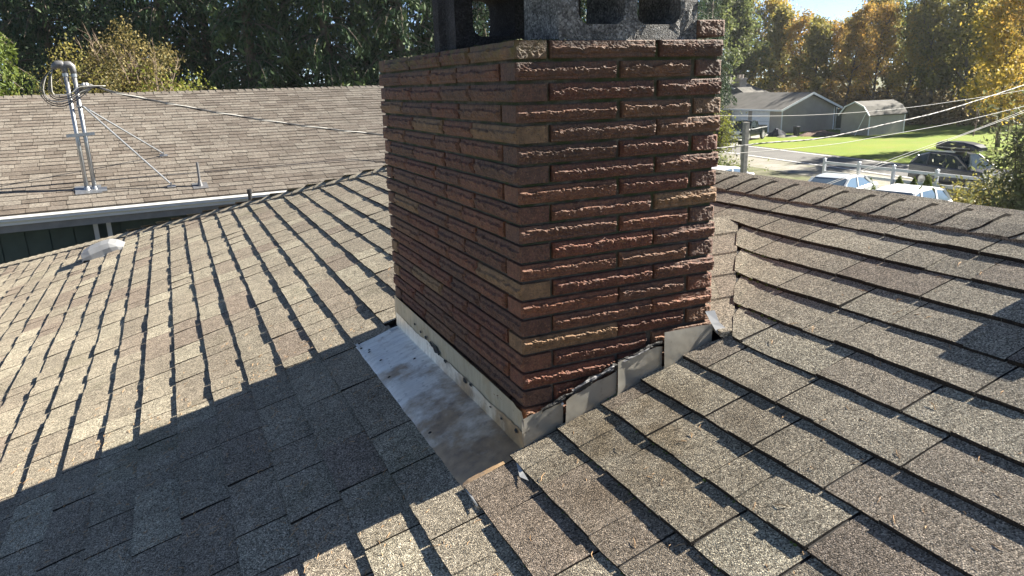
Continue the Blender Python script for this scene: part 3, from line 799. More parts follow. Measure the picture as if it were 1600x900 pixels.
while u < UR:
    m1 = MB(); hc = .022
    m1.add([NPt(u, RUN-.13, .004), NPt(u, RUN, 0, .028), NPt(u, RUN+.13, .004, -NP*.26), NPt(u+.155, RUN-.13, .001), NPt(u+.155, RUN, 0, .012), NPt(u+.155, RUN+.13, .001, -NP*.26),
            NPt(u, RUN-.13, -.004), NPt(u, RUN, 0, .012), NPt(u, RUN+.13, -.004, -NP*.26)], [(0, 3, 4, 1), (1, 4, 5, 2), (6, 0, 1, 7), (7, 1, 2, 8)], random.choice([.5, .6, .7, .9]))
    obj('ridge_cap', m1, M['shingle_n'], nh); u += .145
def NQ(u, v, z): q = NB+UU*u+VV*v; return np.array([q[0], q[1], z])
def nbox(mb, u0, v0, z0, u1, v1, z1):
    mb.add([NQ(u, v, z) for z in (z0, z1) for (u, v) in ((u0, v0), (u1, v0), (u1, v1), (u0, v1))], [(0, 3, 2, 1), (4, 5, 6, 7), (0, 1, 5, 4), (1, 2, 6, 5), (2, 3, 7, 6), (3, 0, 4, 7)])
ez = NB[2]
mb = MB()   # K-style gutter: a profile swept along the eave
prof = [(-.012, -.02), (-.125, -.02), (-.132, -.035), (-.118, -.05), (-.118, -.075), (-.085, -.10), (-.075, -.135), (-.012, -.135)]
mb.loft([[NQ(u, v, ez+z) for v, z in prof] for u in (UL, UR)]); obj('gutter', mb, M['gutter'], nh)
mb = MB(); nbox(mb, UL, -.011, ez-.24, UR, .02, ez-.012); obj('fascia', mb, M['fascia'], nh)
mb = MB(); nbox(mb, UL, .021, ez-.235, UR, .45, ez-.215); obj('soffit', mb, M['fascia'], nh)
mb = MB(); nbox(mb, UL+.3, .47, GZ, UR-.3, 2*RUN-.45, ez-.2); obj('wall', mb, M['siding'], nh)
uu = UL+.3; i = 0
while uu < UR-.5:
    m1 = MB(); nbox(m1, uu, .440+.004*(i % 2), GZ+.3, uu+.287, .468, ez-.236); obj('siding_board', m1, M['siding'], nh); uu += .30; i += 1
for u0 in (1.045, 1.215):
    m1 = MB(); nbox(m1, u0, .37, GZ+.1, u0+.062, .435, ez-.24); o = obj('downspout', m1, M['gutter'], nh)
mb = MB(); mb.add([NPt(UL, 0, 0, -.25), NPt(UL, 2*RUN, 0, -NP*2*RUN-.25), NPt(UL, RUN, 0, -.02)], [(0, 1, 2)]); mb.add([NPt(UR, 0, 0, -.25), NPt(UR, 2*RUN, 0, -NP*2*RUN-.25), NPt(UR, RUN, 0, -.02)], [(0, 2, 1)])
obj('gable_end', mb, M['siding'], nh)

# electrical service mast on that roof
F1, F2 = np.array([-1.985, 10.63, -1.43]), np.array([-1.885, 10.64, -1.43])
mast = thing('service_mast', 'twin galvanised service mast with two weatherheads on the tan roof', 'service mast', tuple(F1))
T1, T2 = F1+np.array([0, 0, 1.675]), F2+np.array([0, 0, 1.665])
for Fp, Tp in ((F1, T1), (F2, T2)):
    mb = MB(); mb.tube([Fp-np.array([0, 0, .25]), Tp], .029, 12); c = obj('conduit', mb, M['galv'], mast, smooth=True)
    mb = MB(); hd_ = np.array([-.13, -.02, 0]); 
    pts = [Tp+np.array([0, 0, -.02]), Tp+np.array([0, 0, .03]), Tp+np.array([-.006, 0, .075]), Tp+np.array([-.035, -.005, .105]), Tp+np.array([-.075, -.01, .105]), Tp+np.array([-.115, -.016, .078]), Tp+np.array([-.14, -.02, .045])]
    mb.tube(pts, [.036, .041, .049, .054, .053, .045, .03], 14); obj('weatherhead', mb, M['lead'], c, smooth=True)
    mb = MB(); mb.tube([Tp-np.array([0, 0, .06]), Tp-np.array([0, 0, .015])], .039, 12); obj('hub', mb, M['galv'], c)
    mb = MB(); mb.tube([Fp+np.array([0, 0, -.03]), Fp+np.array([0, 0, .03]), Fp+np.array([0, 0, .07])], [.07, .045, .034], 12); obj('boot', mb, M['galv'], c)
mb = MB(); mb.beam(F1+np.array([-.13, -.038, .80]), F2+np.array([.13, -.038, .82]), .02, .045); obj('strut_channel', mb, M['galv'], mast)
for q in (F1, F2):
    mb = MB(); mb.tube([q+np.array([-.036, .03, .81]), q+np.array([-.036, -.03, .81]), q+np.array([.036, -.03, .81]), q+np.array([.036, .03, .81])], .008, 6); obj('pipe_clamp', mb, M['galv'], mast)
mb = MB(); mb.obox(NPt(1.07, .53, .014), UU*.17, (VV+np.array([0, 0, NP]))*.13, ND*.006); mb.obox(NPt(1.20, .50, .018), UU*.11, (VV+np.array([0, 0, NP]))*.07, ND*.006); obj('base_flashing', mb, M['galv'], mast)
mb = MB(); cl = F2+np.array([0, 0, 1.20]); mb.tube([cl+np.array([-.035, -.03, 0]), cl+np.array([.04, -.03, 0]), cl+np.array([.04, .04, 0]), cl+np.array([-.035, .04, 0]), cl+np.array([-.035, -.03, 0])], .012, 6); obj('brace_collar', mb, M['galv'], mast)
for (u, v) in ((2.21, 1.55), (2.17, .40)):
    foot = NPt(u, v, .02); mb = MB(); mb.tube([cl+np.array([.04, 0, 0]), foot+np.array([0, 0, .03])], .0135, 8); b = obj('brace', mb, M['galv'], mast)
    mb = MB(); mb.obox(foot, UU*.06, (VV+np.array([0, 0, NP]))*.035, ND*.008); mb.obox(foot+np.array([0, 0, .03]), UU*.008, VV*.02, np.array([0, 0, .03])); obj('foot_plate', mb, M['galv'], b)
mb = MB(); ins = T2+np.array([.12, -.01, -.17])
mb.tube([T2+np.array([.03, 0, -.17]), ins], .009, 6); mb.loft([[ins+np.array([x, r*math.cos(a), r*math.sin(a)]) for a in np.linspace(0, 6.28, 11)[:-1]] for x, r in ((-.045, .02), (-.02, .036), (.0, .03), (.02, .036), (.045, .02))]); obj('insulator', mb, M['white_metal'], mast)
for j in range(6):
    mb = MB(); h = T1+np.array([-.115-.012*(j % 3), -.016, .045]); out = .30-.045*j; lo = -.42+.022*j
    end = ins+np.array([.10+.03*j, 0, -.02])
    P_ = [h, h+np.array([-out*.45, -.02, -.10]), h+np.array([-out*.75, -.03, -.28]), h+np.array([-out*.55, -.03, lo-.03]), h+np.array([.0, -.05, lo-.09+.01*j]), h+np.array([.16, -.07, lo-.03]), h+np.array([.30, -.05, lo+.06]), end]
    # smooth the loop
    pts = []
    for i in range(len(P_)-1):
        p0, p1, p2, p3 = P_[max(i-1, 0)], P_[i], P_[i+1], P_[min(i+2, len(P_)-1)]
        for t in np.linspace(0, 1, 6)[:-1]: pts.append(.5*((2*p1)+(-p0+p2)*t+(2*p0-5*p1+4*p2-p3)*t*t+(-p0+3*p1-3*p2+p3)*t**3))
    pts.append(P_[-1]); mb.tube(pts, .0068, 6); obj('drip_loop', mb, M['wire_dark'] if j % 3 != 2 else M['wire_pale'], mast, smooth=True)
mb = MB(); b0 = NPt(2.57, .36, 0); mb.tube([b0-np.array([0, 0, .1]), b0+np.array([0, 0, .37])], .019, 10); pp = obj('pipe_shaft', mb, M['lead'])
vp = thing('plumbing_vent', 'short grey plumbing vent standing near the white gutter', 'pipe', tuple(b0)); pp.parent = vp; pp.data.transform(Matrix.Translation(-Vector(b0)))
mb = MB(); mb.tube([b0+np.array([0, 0, -.03]), b0+np.array([0, 0, .05]), b0+np.array([0, 0, .10])], [.05, .032, .021], 10); mb.obox(b0+ND*.012, UU*.11, (VV+np.array([0, 0, NP]))*.10, ND*.004); obj('pipe_boot', mb, M['lead'], vp)

# ------------------------------------------------------------------ overhead cables
def cr(P_, k=10):
    pts = []
    for i in range(len(P_)-1):
        p0, p1, p2, p3 = P_[max(i-1, 0)], P_[i], P_[i+1], P_[min(i+2, len(P_)-1)]
        for t in np.linspace(0, 1, k+1)[:-1]: pts.append(.5*((2*p1)+(-p0+p2)*t+(2*p0-5*p1+4*p2-p3)*t*t+(-p0+3*p1-3*p2+p3)*t**3))
    return pts+[P_[-1]]
def twist(name, label, P_, mats, r, tw, n=5, k=14):
    pts = cr([np.asarray(p, float) for p in P_], k); t = thing(name, label, 'cable', tuple(pts[0]))
    L = np.concatenate([[0], np.cumsum([np.linalg.norm(pts[i+1]-pts[i]) for i in range(len(pts)-1)])])
    for j, m in enumerate(mats):
        q = []
        for i, p in enumerate(pts):
            a = L[i]*tw+2*math.pi*j/len(mats); d = pts[min(i+1, len(pts)-1)]-pts[max(i-1, 0)]; d /= np.linalg.norm(d)
            s = np.cross(d, (0, 0, 1.)); s /= np.linalg.norm(s); w = np.cross(s, d)
            q.append(p+(s*math.cos(a)+w*math.sin(a))*r)
        mb = MB(); mb.tube(q, r*.95, n); obj('strand', mb, M[m], t, smooth=True)
pl = [(150, 140), (190, 147), (260, 161), (340, 176), (420, 189), (500, 200), (600, 211)]
P_ = [ins+np.array([.05, 0, 0])]+[on_y(x, y, ins[1]+.0035*(x-150)*.4) for x, y in pl[1:]]
Yc = lambda x: 10.9+.0006*(x-600)
mid = [(700, 220), (850, 231), (1000, 235), (1119, 231.5), (1194, 223.5), (1287, 215.5), (1381, 195), (1475, 173), (1600, 133), (1700, 98)]
P_ += [on_y(x, y, Yc(x)) for x, y in mid]
twist('service_cable', 'twisted service cable sagging from the mast behind the chimney', P_, ['wire_dark', 'wire_pale', 'wire_dark'], .0095, 9.0, 5, 40)
def wire(label, pl, y, r=.007, m='wire_pale'):
    pts = cr([on_y(px, py, y) for px, py in pl], 10); mb = MB(); mb.tube(pts, r, 5)
    o = obj('utility_wire', mb, M[m], smooth=True, loc=tuple(pts[0])); tag(o, label, 'wire')
wire('thin wire passing level with the white garage doors, highest of the pale wires', [(1000, 180), (1128, 181), (1225, 181), (1319, 177), (1412, 169), (1506, 156), (1600, 141), (1720, 120)], 11.2, .005)
wire('thin pale wire sagging across the sunlit lawn just below the thick twisted cable', [(1000, 244), (1090, 242), (1156, 239), (1294, 226.5), (1381, 212), (1490, 192), (1600, 166), (1720, 136)], 11.0, .0065)
wire('pale wire dropping steeply over the lawn above the white fence', [(1240, 306), (1300, 284), (1381, 253), (1459, 225), (1506, 209), (1600, 172.5), (1720, 122)], 10.6, .006)
wire('lowest pale wire running steeply beside its twin above the dark grey car', [(1250, 306), (1320, 279), (1400, 250), (1480, 220.5), (1540, 198), (1600, 175.5), (1720, 128)], 10.5, .006)

# ------------------------------------------------------------------ post, mailbox, fence, small evergreens
P0 = on_z(1162, 275, -3.85); 
po = thing('utility_post', 'weathered grey square post standing beyond the ridge before the truck', 'post', (P0[0], P0[1], GZ))
k_ = 22/np.linalg.norm((P0-CAM)[:2]); P0 = CAM+(pxray(1166, 232)); 
d_ = pxray(1166, 192); T_ = CAM+d_*21.5; po.location = (T_[0], T_[1], GZ)
mb = MB(); mb.box((T_[0]-.07, T_[1]-.07, GZ), (T_[0]+.07, T_[1]+.07, T_[2])); obj('post_shaft', mb, M['post'], po)
mb = MB(); mb.box((T_[0]-.078, T_[1]-.078, T_[2]), (T_[0]+.078, T_[1]+.078, T_[2]+.02)); obj('post_cap', mb, M['post'], po)
mx = on_z(1158, 249, GZ); mbx = thing('mailbox', 'black roadside mailbox with a pale lid on a white post', 'mailbox', tuple(mx))
mb = MB(); mb.box((mx[0]-.06, mx[1]-.06, GZ), (mx[0]+.06, mx[1]+.06, GZ+1.0)); obj('post', mb, M['white'], mbx)
mb = MB(); rg = []
for yy in (-.28, .28): rg.append([(mx[0]+.02+a, mx[1]+yy, GZ+1.0+b) for a, b in ((-.14, 0), (.14, 0), (.14, .16), (.1, .26), (0, .30), (-.1, .26), (-.14, .16))])
mb.loft(rg); obj('box', mb, M['black_plastic'], mbx)
mb = MB(); mb.box((mx[0]-.16, mx[1]-.3, GZ+1.302), (mx[0]+.16, mx[1]+.3, GZ+1.33)); obj('lid', mb, M['white'], mbx)
fx = lambda y: 31.12-.0 - .018*(22.9-y)
fence = thing('rail_fence', 'white two rail fence with square posts along the gravel roadside', 'fence', (fx(20), 20, GZ))
ys = [27.3+2.2*j for j in (2, 1)]+[27.3-2.2*j for j in range(0, 12)]
ys = [31.7, 29.5, 27.25, 25.0, 22.95, 20.65, 18.45, 16.25, 14.05, 11.85, 9.65]
ys = [y for y in ys if y <= 27.3]
for y in ys:
    x = fx(y); mb = MB(); mb.box((x-.065, y-.065, GZ), (x+.065, y+.065, GZ+1.11)); p_ = obj('fence_post', mb, M['whitefence'], fence)
    mb = MB(); mb.loft([[(x-.08, y-.08, GZ+1.11), (x+.08, y-.08, GZ+1.11), (x+.08, y+.08, GZ+1.11), (x-.08, y+.08, GZ+1.11)], [(x-.08, y-.08, GZ+1.135), (x+.08, y-.08, GZ+1.135), (x+.08, y+.08, GZ+1.135), (x-.08, y+.08, GZ+1.135)], [(x-.01, y-.01, GZ+1.18), (x+.01, y-.01, GZ+1.18), (x+.01, y+.01, GZ+1.18), (x-.01, y+.01, GZ+1.18)]]); obj('post_cap', mb, M['whitefence'], p_)
for a, b in zip(ys[:-1], ys[1:]):
    for z in (.93, .42):
        mb = MB(); mb.beam((fx(a), a-.066, GZ+z), (fx(b), b+.066, GZ+z), .045, .14); obj('rail', mb, M['whitefence'], fence)

def leaf_mesh(name, C_, size, mat, elong=1.6, hang=0., jit_=.35, n_=None):
    """small pointed leaf quads at the points C_"""
    C_ = np.asarray(C_, float); n = len(C_)
    d = rng.normal(size=(n, 3)); d[:, 2] -= hang; d /= np.linalg.norm(d, axis=1)[:, None]
    e = rng.normal(size=(n, 3)); e -= d*(e*d).sum(1)[:, None]; e /= np.linalg.norm(e, axis=1)[:, None]
    s = (size*(1+jit_*rng.normal(size=n)).clip(.4, 2.0))[:, None]
    a = C_-d*s*elong*.5; b = C_+d*s*elong*.5; m = C_+np.cross(d, e)*s*.12
    V = np.stack([a, m-e*s*.5, b, m+e*s*.5], 1).reshape(-1, 3)
    me = bpy.data.meshes.new(name); me.vertices.add(4*n); me.loops.add(4*n); me.polygons.add(n)
    me.vertices.foreach_set('co', V.ravel()); me.loops.foreach_set('vertex_index', np.arange(4*n))
    me.polygons.foreach_set('loop_start', np.arange(n)*4); me.update(calc_edges=True); me.validate()
    me.materials.append(mat); return me
def cone_shrub(x, y, h, r, label, mat='thuja', n=900):
    t = thing('conical_shrub', label, 'shrub', (x, y, GZ), group='small conical evergreens along the fence')
    z = rng.random(n)**1.3*h; rad = r*(1-z/h)**.8*(.75+.3*rng.random(n)); a = rng.random(n)*6.28
    C_ = np.stack([rad*np.cos(a), rad*np.sin(a), z+.03], 1)
    obj('foliage', leaf_mesh('foliage', C_, .045, LEAF[mat], 3.0, -.9), LEAF[mat], t, local=True)
    mb = MB(); mb.tube([(0, 0, 0), (0, 0, h*.8)], [.03, .01], 5); obj('stem', mb, M['bark'], t, local=True)
for (px, py, h, lab) in ((1272, 279, 1.5, 'conical evergreen in front of the silver sedan windscreen'), (1303, 283, 1.5, 'conical evergreen in front of the silver sedan side window'), (1311, 283, 1.5, 'narrow conical evergreen close beside the one at the sedan side window'), (1338, 287, 1.5, 'small conical evergreen by the silver sedan boot'), (1360, 281, 1.75, 'bushy conical evergreen between the sedan and the white car'), (1406, 277, 1.3, 'conical evergreen above the white car roof, nearest the second fence post'), (1429, 280, 1.2, 'shortest conical evergreen above the white car roof'), (1451, 275, 1.5, 'tallest conical evergreen by the fence post above the white car roof')):
    q = on_y(px, py, 20.); d = pxray(px, py); t_ = (30.2 if px > 1390 else 26.2)-CAM[0]; q = CAM+d*t_/d[0]
    cone_shrub(q[0], q[1], q[2]-GZ, .33 if px != 1360 else .5, lab)

# ------------------------------------------------------------------ vehicles
def ring(x, w, z0, z1, r=.12, wt=None):
    wt = wt or w
    h = [(w*.90, z0), (w, z0+r), (w, (z0+z1)/2), (wt, z1-r*.8), (wt*.90, z1)]
    return [(x, a, b) for a, b in h]+[(x, -a, b) for a, b in h[::-1]]
def car(name, label, cat, loc, rz, paint, kind, group=None):
    t = thing(name, label, cat, loc, rz, group)
    spec = dict(
        sedan=dict(L=4.7, W=.90, body=[(-2.35, .45, .86), (-2.25, .30, .98), (-1.6, .22, 1.02), (0, .20, .97), (1.1, .22, .94), (1.9, .26, .82), (2.30, .32, .68), (2.37, .42, .58)],
                   cab=[(-1.75, 1.00), (-1.15, 1.34), (-.5, 1.43), (.15, 1.43), (.45, 1.37), (1.25, .96)], pillars=(-.35, .75), wb=(-1.38, 1.42), wr=.33),
        hatch=dict(L=4.5, W=.92, body=[(-2.2, .45, .98), (-2.12, .32, 1.10), (-1.5, .24, 1.10), (0, .22, 1.05), (1.1, .24, 1.02), (1.8, .28, .92), (2.2, .34, .76), (2.28, .45, .62)],
                   cab=[(-2.05, 1.08), (-1.7, 1.50), (-1.0, 1.62), (.0, 1.62), (.4, 1.55), (1.35, 1.02)], pillars=(-1.05, .0), wb=(-1.35, 1.38), wr=.35),
        suv=dict(L=4.6, W=.93, body=[(-2.28, .50, 1.02), (-2.2, .36, 1.12), (-1.6, .28, 1.12), (0, .27, 1.08), (1.05, .28, 1.06), (1.8, .30, 1.00), (2.2, .36, .86), (2.3, .48, .70)],
                 cab=[(-2.18, 1.10), (-1.85, 1.52), (-1.3, 1.68), (-.2, 1.70), (.25, 1.63), (1.15, 1.06)], pillars=(-1.2, -.25), wb=(-1.33, 1.36), wr=.37),
        pickup=dict(L=5.2, W=.93, body=[(-2.6, .55, 1.02), (-2.55, .48, 1.12), (-1.0, .42, 1.12), (.0, .40, 1.08), (1.2, .40, 1.08), (2.2, .44, 1.00), (2.52, .48, .90), (2.6, .58, .74)],
                    cab=[(-.75, 1.10), (-.62, 1.66), (-.3, 1.74), (.35, 1.74), (.55, 1.68), (1.15, 1.08)], pillars=(-.35,), wb=(-1.65, 1.62), wr=.40))[kind]
    W = spec['W']; mb = MB()
    mb.loft([ring(x, W*(.86 if i in (0, len(spec['body'])-1) else 1), a, b) for i, (x, a, b) in enumerate(spec['body'])])
    body = obj('body', mb, paint, t, local=True, smooth=False)
    cab = spec['cab']
    def cring(x, z, zb, k=1.0):
        f = (z-.95)/.75; wb = W*.93*k; wt = W*(.93-.20*max(0, f))*k
        return [(x, wb, zb), (x, wt, z-.05 if z-zb > .1 else z), (x, wt*.86, z), (x, -wt*.86, z), (x, -wt, z-.05 if z-zb > .1 else z), (x, -wb, zb)]
    zb = lambda x: np.interp(x, [b[0] for b in spec['body']], [b[2] for b in spec['body']])-.03
    mb = MB(); mb.loft([cring(x, max(z, zb(x)+.02), zb(x)) for x, z in cab]); obj('window', mb, M['sky_glass'] if kind in ('hatch', 'sedan') else M['glass'], t, local=True)
    # roof panel and pillars in body colour
    mb = MB(); rs = [(x, z) for x, z in cab[1:-1]]
    rings = []
    for x, z in rs:
        f = (z-.95)/.75; wt = W*(.93-.20*f)
        rings.append([(x, wt+.008, z-.075), (x, wt+.012, z-.04), (x, wt*.86, z+.018), (x, -wt*.86, z+.018), (x, -wt-.012, z-.04), (x, -wt-.008, z-.075)])
    mb.loft(rings); rf = obj('roof', mb, paint, t, local=True)
    mb = MB()
    for s in (1, -1):
        for (x0, z0), (x1, z1) in ((cab[0], cab[1]), (cab[-1], cab[-2])):
            f0, f1 = (max(z0, zb(x0))-.95)/.75, (z1-.95)/.75
            mb = MB(); mb.beam((x0, s*W*(.93-.2*max(0, f0)), zb(x0)+.02), (x1, s*(W*(.93-.2*f1)+.005), z1-.03), .07, .09); obj('pillar', mb, paint, t, local=True)
        for xp in spec['pillars']:
            z1 = np.interp(xp, [c[0] for c in cab], [c[1] for c in cab]); f1 = (z1-.95)/.75
            mb = MB(); mb.beam((xp, s*W*.935, zb(xp)+.01), (xp-.04, s*(W*(.93-.2*f1)+.006), z1-.05), .03, .10, (1, 0, 0)); obj('pillar', mb, paint, t, local=True)
    for wx in spec['wb']:
        for s in (1, -1):
            mb = MB(); r = spec['wr']; n = 20; prof = [(.0, r*.62), (.0, r*.93), (.03, r), (.17, r), (.20, r*.93), (.20, r*.6)]
            mb.loft([[(wx+q*math.cos(a), s*(W*.80+p), r+q*math.sin(a)) for a in np.linspace(0, 2*math.pi, n+1)[:-1]] for p, q in prof], cap=True); w_ = obj('wheel', mb, M['tyre'], t, local=True)
            mb = MB(); mb.loft([[(wx+q*math.cos(a), s*(W*.80+p), r+q*math.sin(a)) for a in np.linspace(0, 2*math.pi, n+1)[:-1]] for p, q in ((.19, r*.62), (.207, r*.60), (.200, r*.45), (.212, r*.12))]); obj('rim', mb, M['rim'], w_, local=True)
            mb = MB(); mb.loft([[(wx+q*math.cos(a), s*(W*1.0+p), r+q*math.sin(a)) for a in np.linspace(-.25, math.pi+.25, 15)]+[(wx+(q-.05)*math.cos(a), s*(W+p), r+(q-.05)*math.sin(a)) for a in np.linspace(-.25, math.pi+.25, 15)[::-1]] for p, q in ((-.06, r+.09), (.012, r+.09))]); obj('wheel_arch', mb, M['black_plastic'] if kind in ('suv',) else paint, t, local=True)
    L0, L1 = spec['body'][0], spec['body'][-1]
    for s in (1, -1):
        mb = MB(); mb.box((L0[0]+.0, s*W*.62-.12, L0[2]-.16), (L0[0]+.12, s*W*.62+.16 if s > 0 else s*W*.62+.12, L0[2]+.02)); obj('tail_light', mb, M['red_lens'], t, local=True)
        mb = MB(); mb.box((L1[0]-.22, s*W*.62-.17, L1[2]-.02), (L1[0]-.02, s*W*.62+.15, L1[2]+.12)); obj('headlight', mb, M['lamp_lens'], t, local=True)
        mb = MB(); xm = cab[-1][0]-.28; mb.box((xm-.07, s*(W+.10)-.09, zb(xm)+.04), (xm+.07, s*(W+.10)+.09, zb(xm)+.18)); obj('mirror', mb, paint, t, local=True)
        for xh in ((-.75, .30) if kind != 'pickup' else (-.1,)):
            mb = MB(); mb.box((xh-.1, s*W-.012, .86), (xh+.1, s*W+.022, .89)); obj('door_handle', mb, M['black_plastic'], t, local=True)
    for x_, nm in ((L0[0], 'rear_bumper'), (L1[0], 'front_bumper')):
        mb = MB(); mb.box((x_-.06, -W*.84, .36), (x_+.06, W*.84, .54)); obj(nm, mb, M['black_plastic'] if kind in ('suv', 'hatch') else (M['silver_paint'] if kind == 'pickup' else paint), t, local=True)
    if kind == 'pickup':
        mb = MB(); mb.box((-2.48, -W*.8, 1.121), (-.80, W*.8, 1.135)); obj('bed', mb, M['black_plastic'], t, local=True)
        for s in (1, -1):
            mb = MB(); mb.box((-2.58, s*W*.86-.06, 1.10), (-.72, s*W*.86+.06, 1.20)); obj('bed_rail', mb, paint, t, local=True)
        mb = MB(); mb.box((-2.60, -W*.8, .62), (-2.52, W*.8, 1.20)); obj('tailgate', mb, paint, t, local=True)
        mb = MB(); mb.box((2.56, -.55, .66), (2.63, .55, .92)); obj('grille', mb, M['silver_paint'], t, local=True)
    if kind == 'suv':
        for s in (1, -1):
            mb = MB(); mb.beam((-1.6, s*.62, 1.76), (.1, s*.62, 1.77), .04, .05); obj('roof_rail', mb, M['silver_paint'], t, local=True)
    return t
q = on_z(1292, 278, -4.25)
car('parked_car', 'silver sedan parked behind the ridge just before the fence', 'car', (24.3, 20.4, GZ), R_(198), M['silver_paint'], 'sedan')
car('parked_car', 'white car whose curved roof rises over the shingle ridge', 'car', (22.0, 15.6, GZ), R_(192), M['white_paint'], 'hatch')
car('parked_car', 'white car roof peeping out beside the chimney bricks', 'car', (22.5, 25.9, GZ), R_(198), M['white_paint'], 'sedan')
SX = on_z(1500, 296, GZ); SA = R_(-97)
car('parked_suv', 'dark grey sport utility car carrying a black roof box', 'car', (33.7, 21.3, GZ), SA, M['grey_paint'], 'suv')
rb = thing('roof_box', 'long black roof box on top of the dark grey car', 'roof box', (33.7, 21.3, GZ+1.80), SA)
mb = MB(); rr = []
for x, w, z0, z1 in ((-1.35, .24, .10, .24), (-1.25, .36, .03, .36), (-.7, .42, .0, .42), (.2, .43, .0, .42), (.75, .40, .02, .34), (1.05, .26, .08, .22)):
    rr.append([(x, w*.9, z0), (x, w, z0+.08), (x, w*.96, z1-.08), (x, w*.7, z1), (x, -w*.7, z1), (x, -w*.96, z1-.08), (x, -w, z0+.08), (x, -w*.9, z0)])
mb.loft(rr); obj('shell', mb, M['black_plastic'], rb, local=True)
mb = MB(); mb.box((-1.2, -.437, .14), (.7, -.433, .16)); mb.box((-1.2, .433, .14), (.7, .437, .16)); obj('seam', mb, M['rim'], rb, local=True)
car('pickup_truck', 'dark green pickup truck parked in front of the white garage doors', 'truck', (46.6, 50.3, GZ+.02), R_(204), M['darkgreen_paint'], 'pickup')

# ------------------------------------------------------------------ house over the road, shed and yard things
gh = thing('ranch_house', 'sage green ranch house with two white garage doors over the road', 'house', (58.4, 60, GZ))
X0, X1, YF, YB = 54.8, 62.0, 54.4, 72.0; EZ, PZ = GZ+2.42, GZ+3.80; XM = (X0+X1)/2
mb = MB(); mb.add([(X0, YF, GZ), (X1, YF, GZ), (X1, YF, EZ), (XM, YF, PZ-.12), (X0, YF, EZ), (X0, YB, GZ), (X1, YB, GZ), (X1, YB, EZ), (XM, YB, PZ-.12), (X0, YB, EZ)],
    [(0, 1, 2, 3, 4), (5, 9, 8, 7, 6), (0, 4, 9, 5), (1, 6, 7, 2)]); obj('wall', mb, M['housewall'], gh)
sl_ = (PZ-EZ)/(XM-X0)
mb = MB()
for s in (-1, 1):
    xe = XM+s*(XM-X0+.55); zE = PZ-sl_*(XM-X0+.55)+.04
    vs = [(XM, YF-.45, PZ+.06), (xe, YF-.45, zE), (xe, YB+.3, zE), (XM, YB+.3, PZ+.06), (XM, YF-.45, PZ-.06), (xe, YF-.45, zE-.10), (xe, YB+.3, zE-.10), (XM, YB+.3, PZ-.06)]
    mb.add(vs, [(0, 1, 2, 3), (4, 7, 6, 5), (0, 4, 5, 1), (1, 5, 6, 2), (2, 6, 7, 3)])
rf = obj('roof', mb, M['houseroof'], gh)
mb = MB()
for s in (-1, 1):
    xe = XM+s*(XM-X0+.56); zE = PZ-sl_*(XM-X0+.56)
    mb = MB(); mb.beam((XM, YF-.475, PZ-.02), (xe, YF-.475, zE-.02), .05, .20); obj('rake_trim', mb, M['white'], gh)
mb = MB(); mb.beam((X0-.58, YF-.45, EZ-.20), (X0-.58, YB, EZ-.20), .05, .16); obj('eave_trim', mb, M['white'], gh)
for y in (56.0, 59.1):
    mb = MB(); mb.box((X0-.05, y, GZ+.03), (X0-.012, y+2.5, GZ+2.08)); dr = obj('garage_door', mb, M['white'], gh)
    mb = MB()
    for k in range(1, 4): mb.box((X0-.056, y+.02, GZ+.03+k*.51), (X0-.051, y+2.48, GZ+.05+k*.51))
    obj('panel_joint', mb, M['fascia'], dr)
mb = MB(); mb.box((X0-.03, YF-.03, GZ), (X0+.10, YF-.002, EZ-.08)); obj('corner_board', mb, M['white'], gh); mb = MB(); mb.box((X1-.10, YF-.03, GZ), (X1+.02, YF-.002, EZ-.1)); obj('corner_board', mb, M['white'], gh)
mb = MB(); XA, XB2, YA2, YB2 = 60, 63.2, 64.0, 80.0; zE2, zP2 = GZ+3.4, GZ+5.6
mb.add([(XA, YA2, GZ), (XA, YB2, GZ), (XA, YB2, zE2), (XA, (YA2+YB2)/2, zP2), (XA, YA2, zE2), (XB2, YA2, GZ), (XB2, YB2, GZ), (XB2, YB2, zE2), (XB2, (YA2+YB2)/2, zP2), (XB2, YA2, zE2)],
    [(0, 4, 3, 2, 1), (5, 6, 7, 8, 9), (0, 5, 9, 4), (1, 2, 7, 6)]); obj('wall', mb, M['housewall'], gh)
mb = MB(); ym = (YA2+YB2)/2
for s in (-1, 1):
    ye = ym+s*8.4; zz = zP2-(zP2-zE2)*8.4/8.0
    mb.add([(XA-.4, ym, zP2+.08), (XB2, ym, zP2+.08), (XB2, ye, zz+.08), (XA-.4, ye, zz+.08), (XA-.4, ym, zP2-.05), (XB2, ym, zP2-.05), (XB2, ye, zz-.06), (XA-.4, ye, zz-.06)], [(0, 1, 2, 3), (4, 7, 6, 5), (0, 3, 7, 4), (3, 2, 6, 7)])
obj('roof', mb, M['houseroof'], gh)
mb = MB()
for s in (-1, 1): mb = MB(); mb.beam((XA-.43, ym, zP2), (XA-.43, ym+s*8.4, zP2-(zP2-zE2)*8.4/8.0), .05, .22); obj('rake_trim', mb, M['white'], gh)
mb = MB(); cx, cy = 61.0, 67.6
mb.box((cx-.5, cy-.55, GZ), (cx+.5, cy+.55, -.35)); mb.box((cx-.58, cy-.63, -.35), (cx+.58, cy+.63, -.18))
ch = obj('house_chimney', mb, M['palebrick'], gh)
for dx in (-.25, .28):
    mb = MB(); mb.tube([(cx+dx, cy, -.18), (cx+dx, cy, .22)], .19, 10); obj('chimney_pot', mb, M['palebrick'], ch)
mb = MB(); mb.add([(58.6, 64.2, PZ+.02), (58.6, 66.6, PZ+.02), (58.6, 65.4, PZ+.62), (60.8, 65.4, PZ+.62), (60.8, 64.2, PZ-.7), (60.8, 66.6, PZ-.7)], [(0, 2, 1), (0, 4, 3, 2), (1, 2, 3, 5)]); obj('dormer', mb, M['houseroof'], gh)

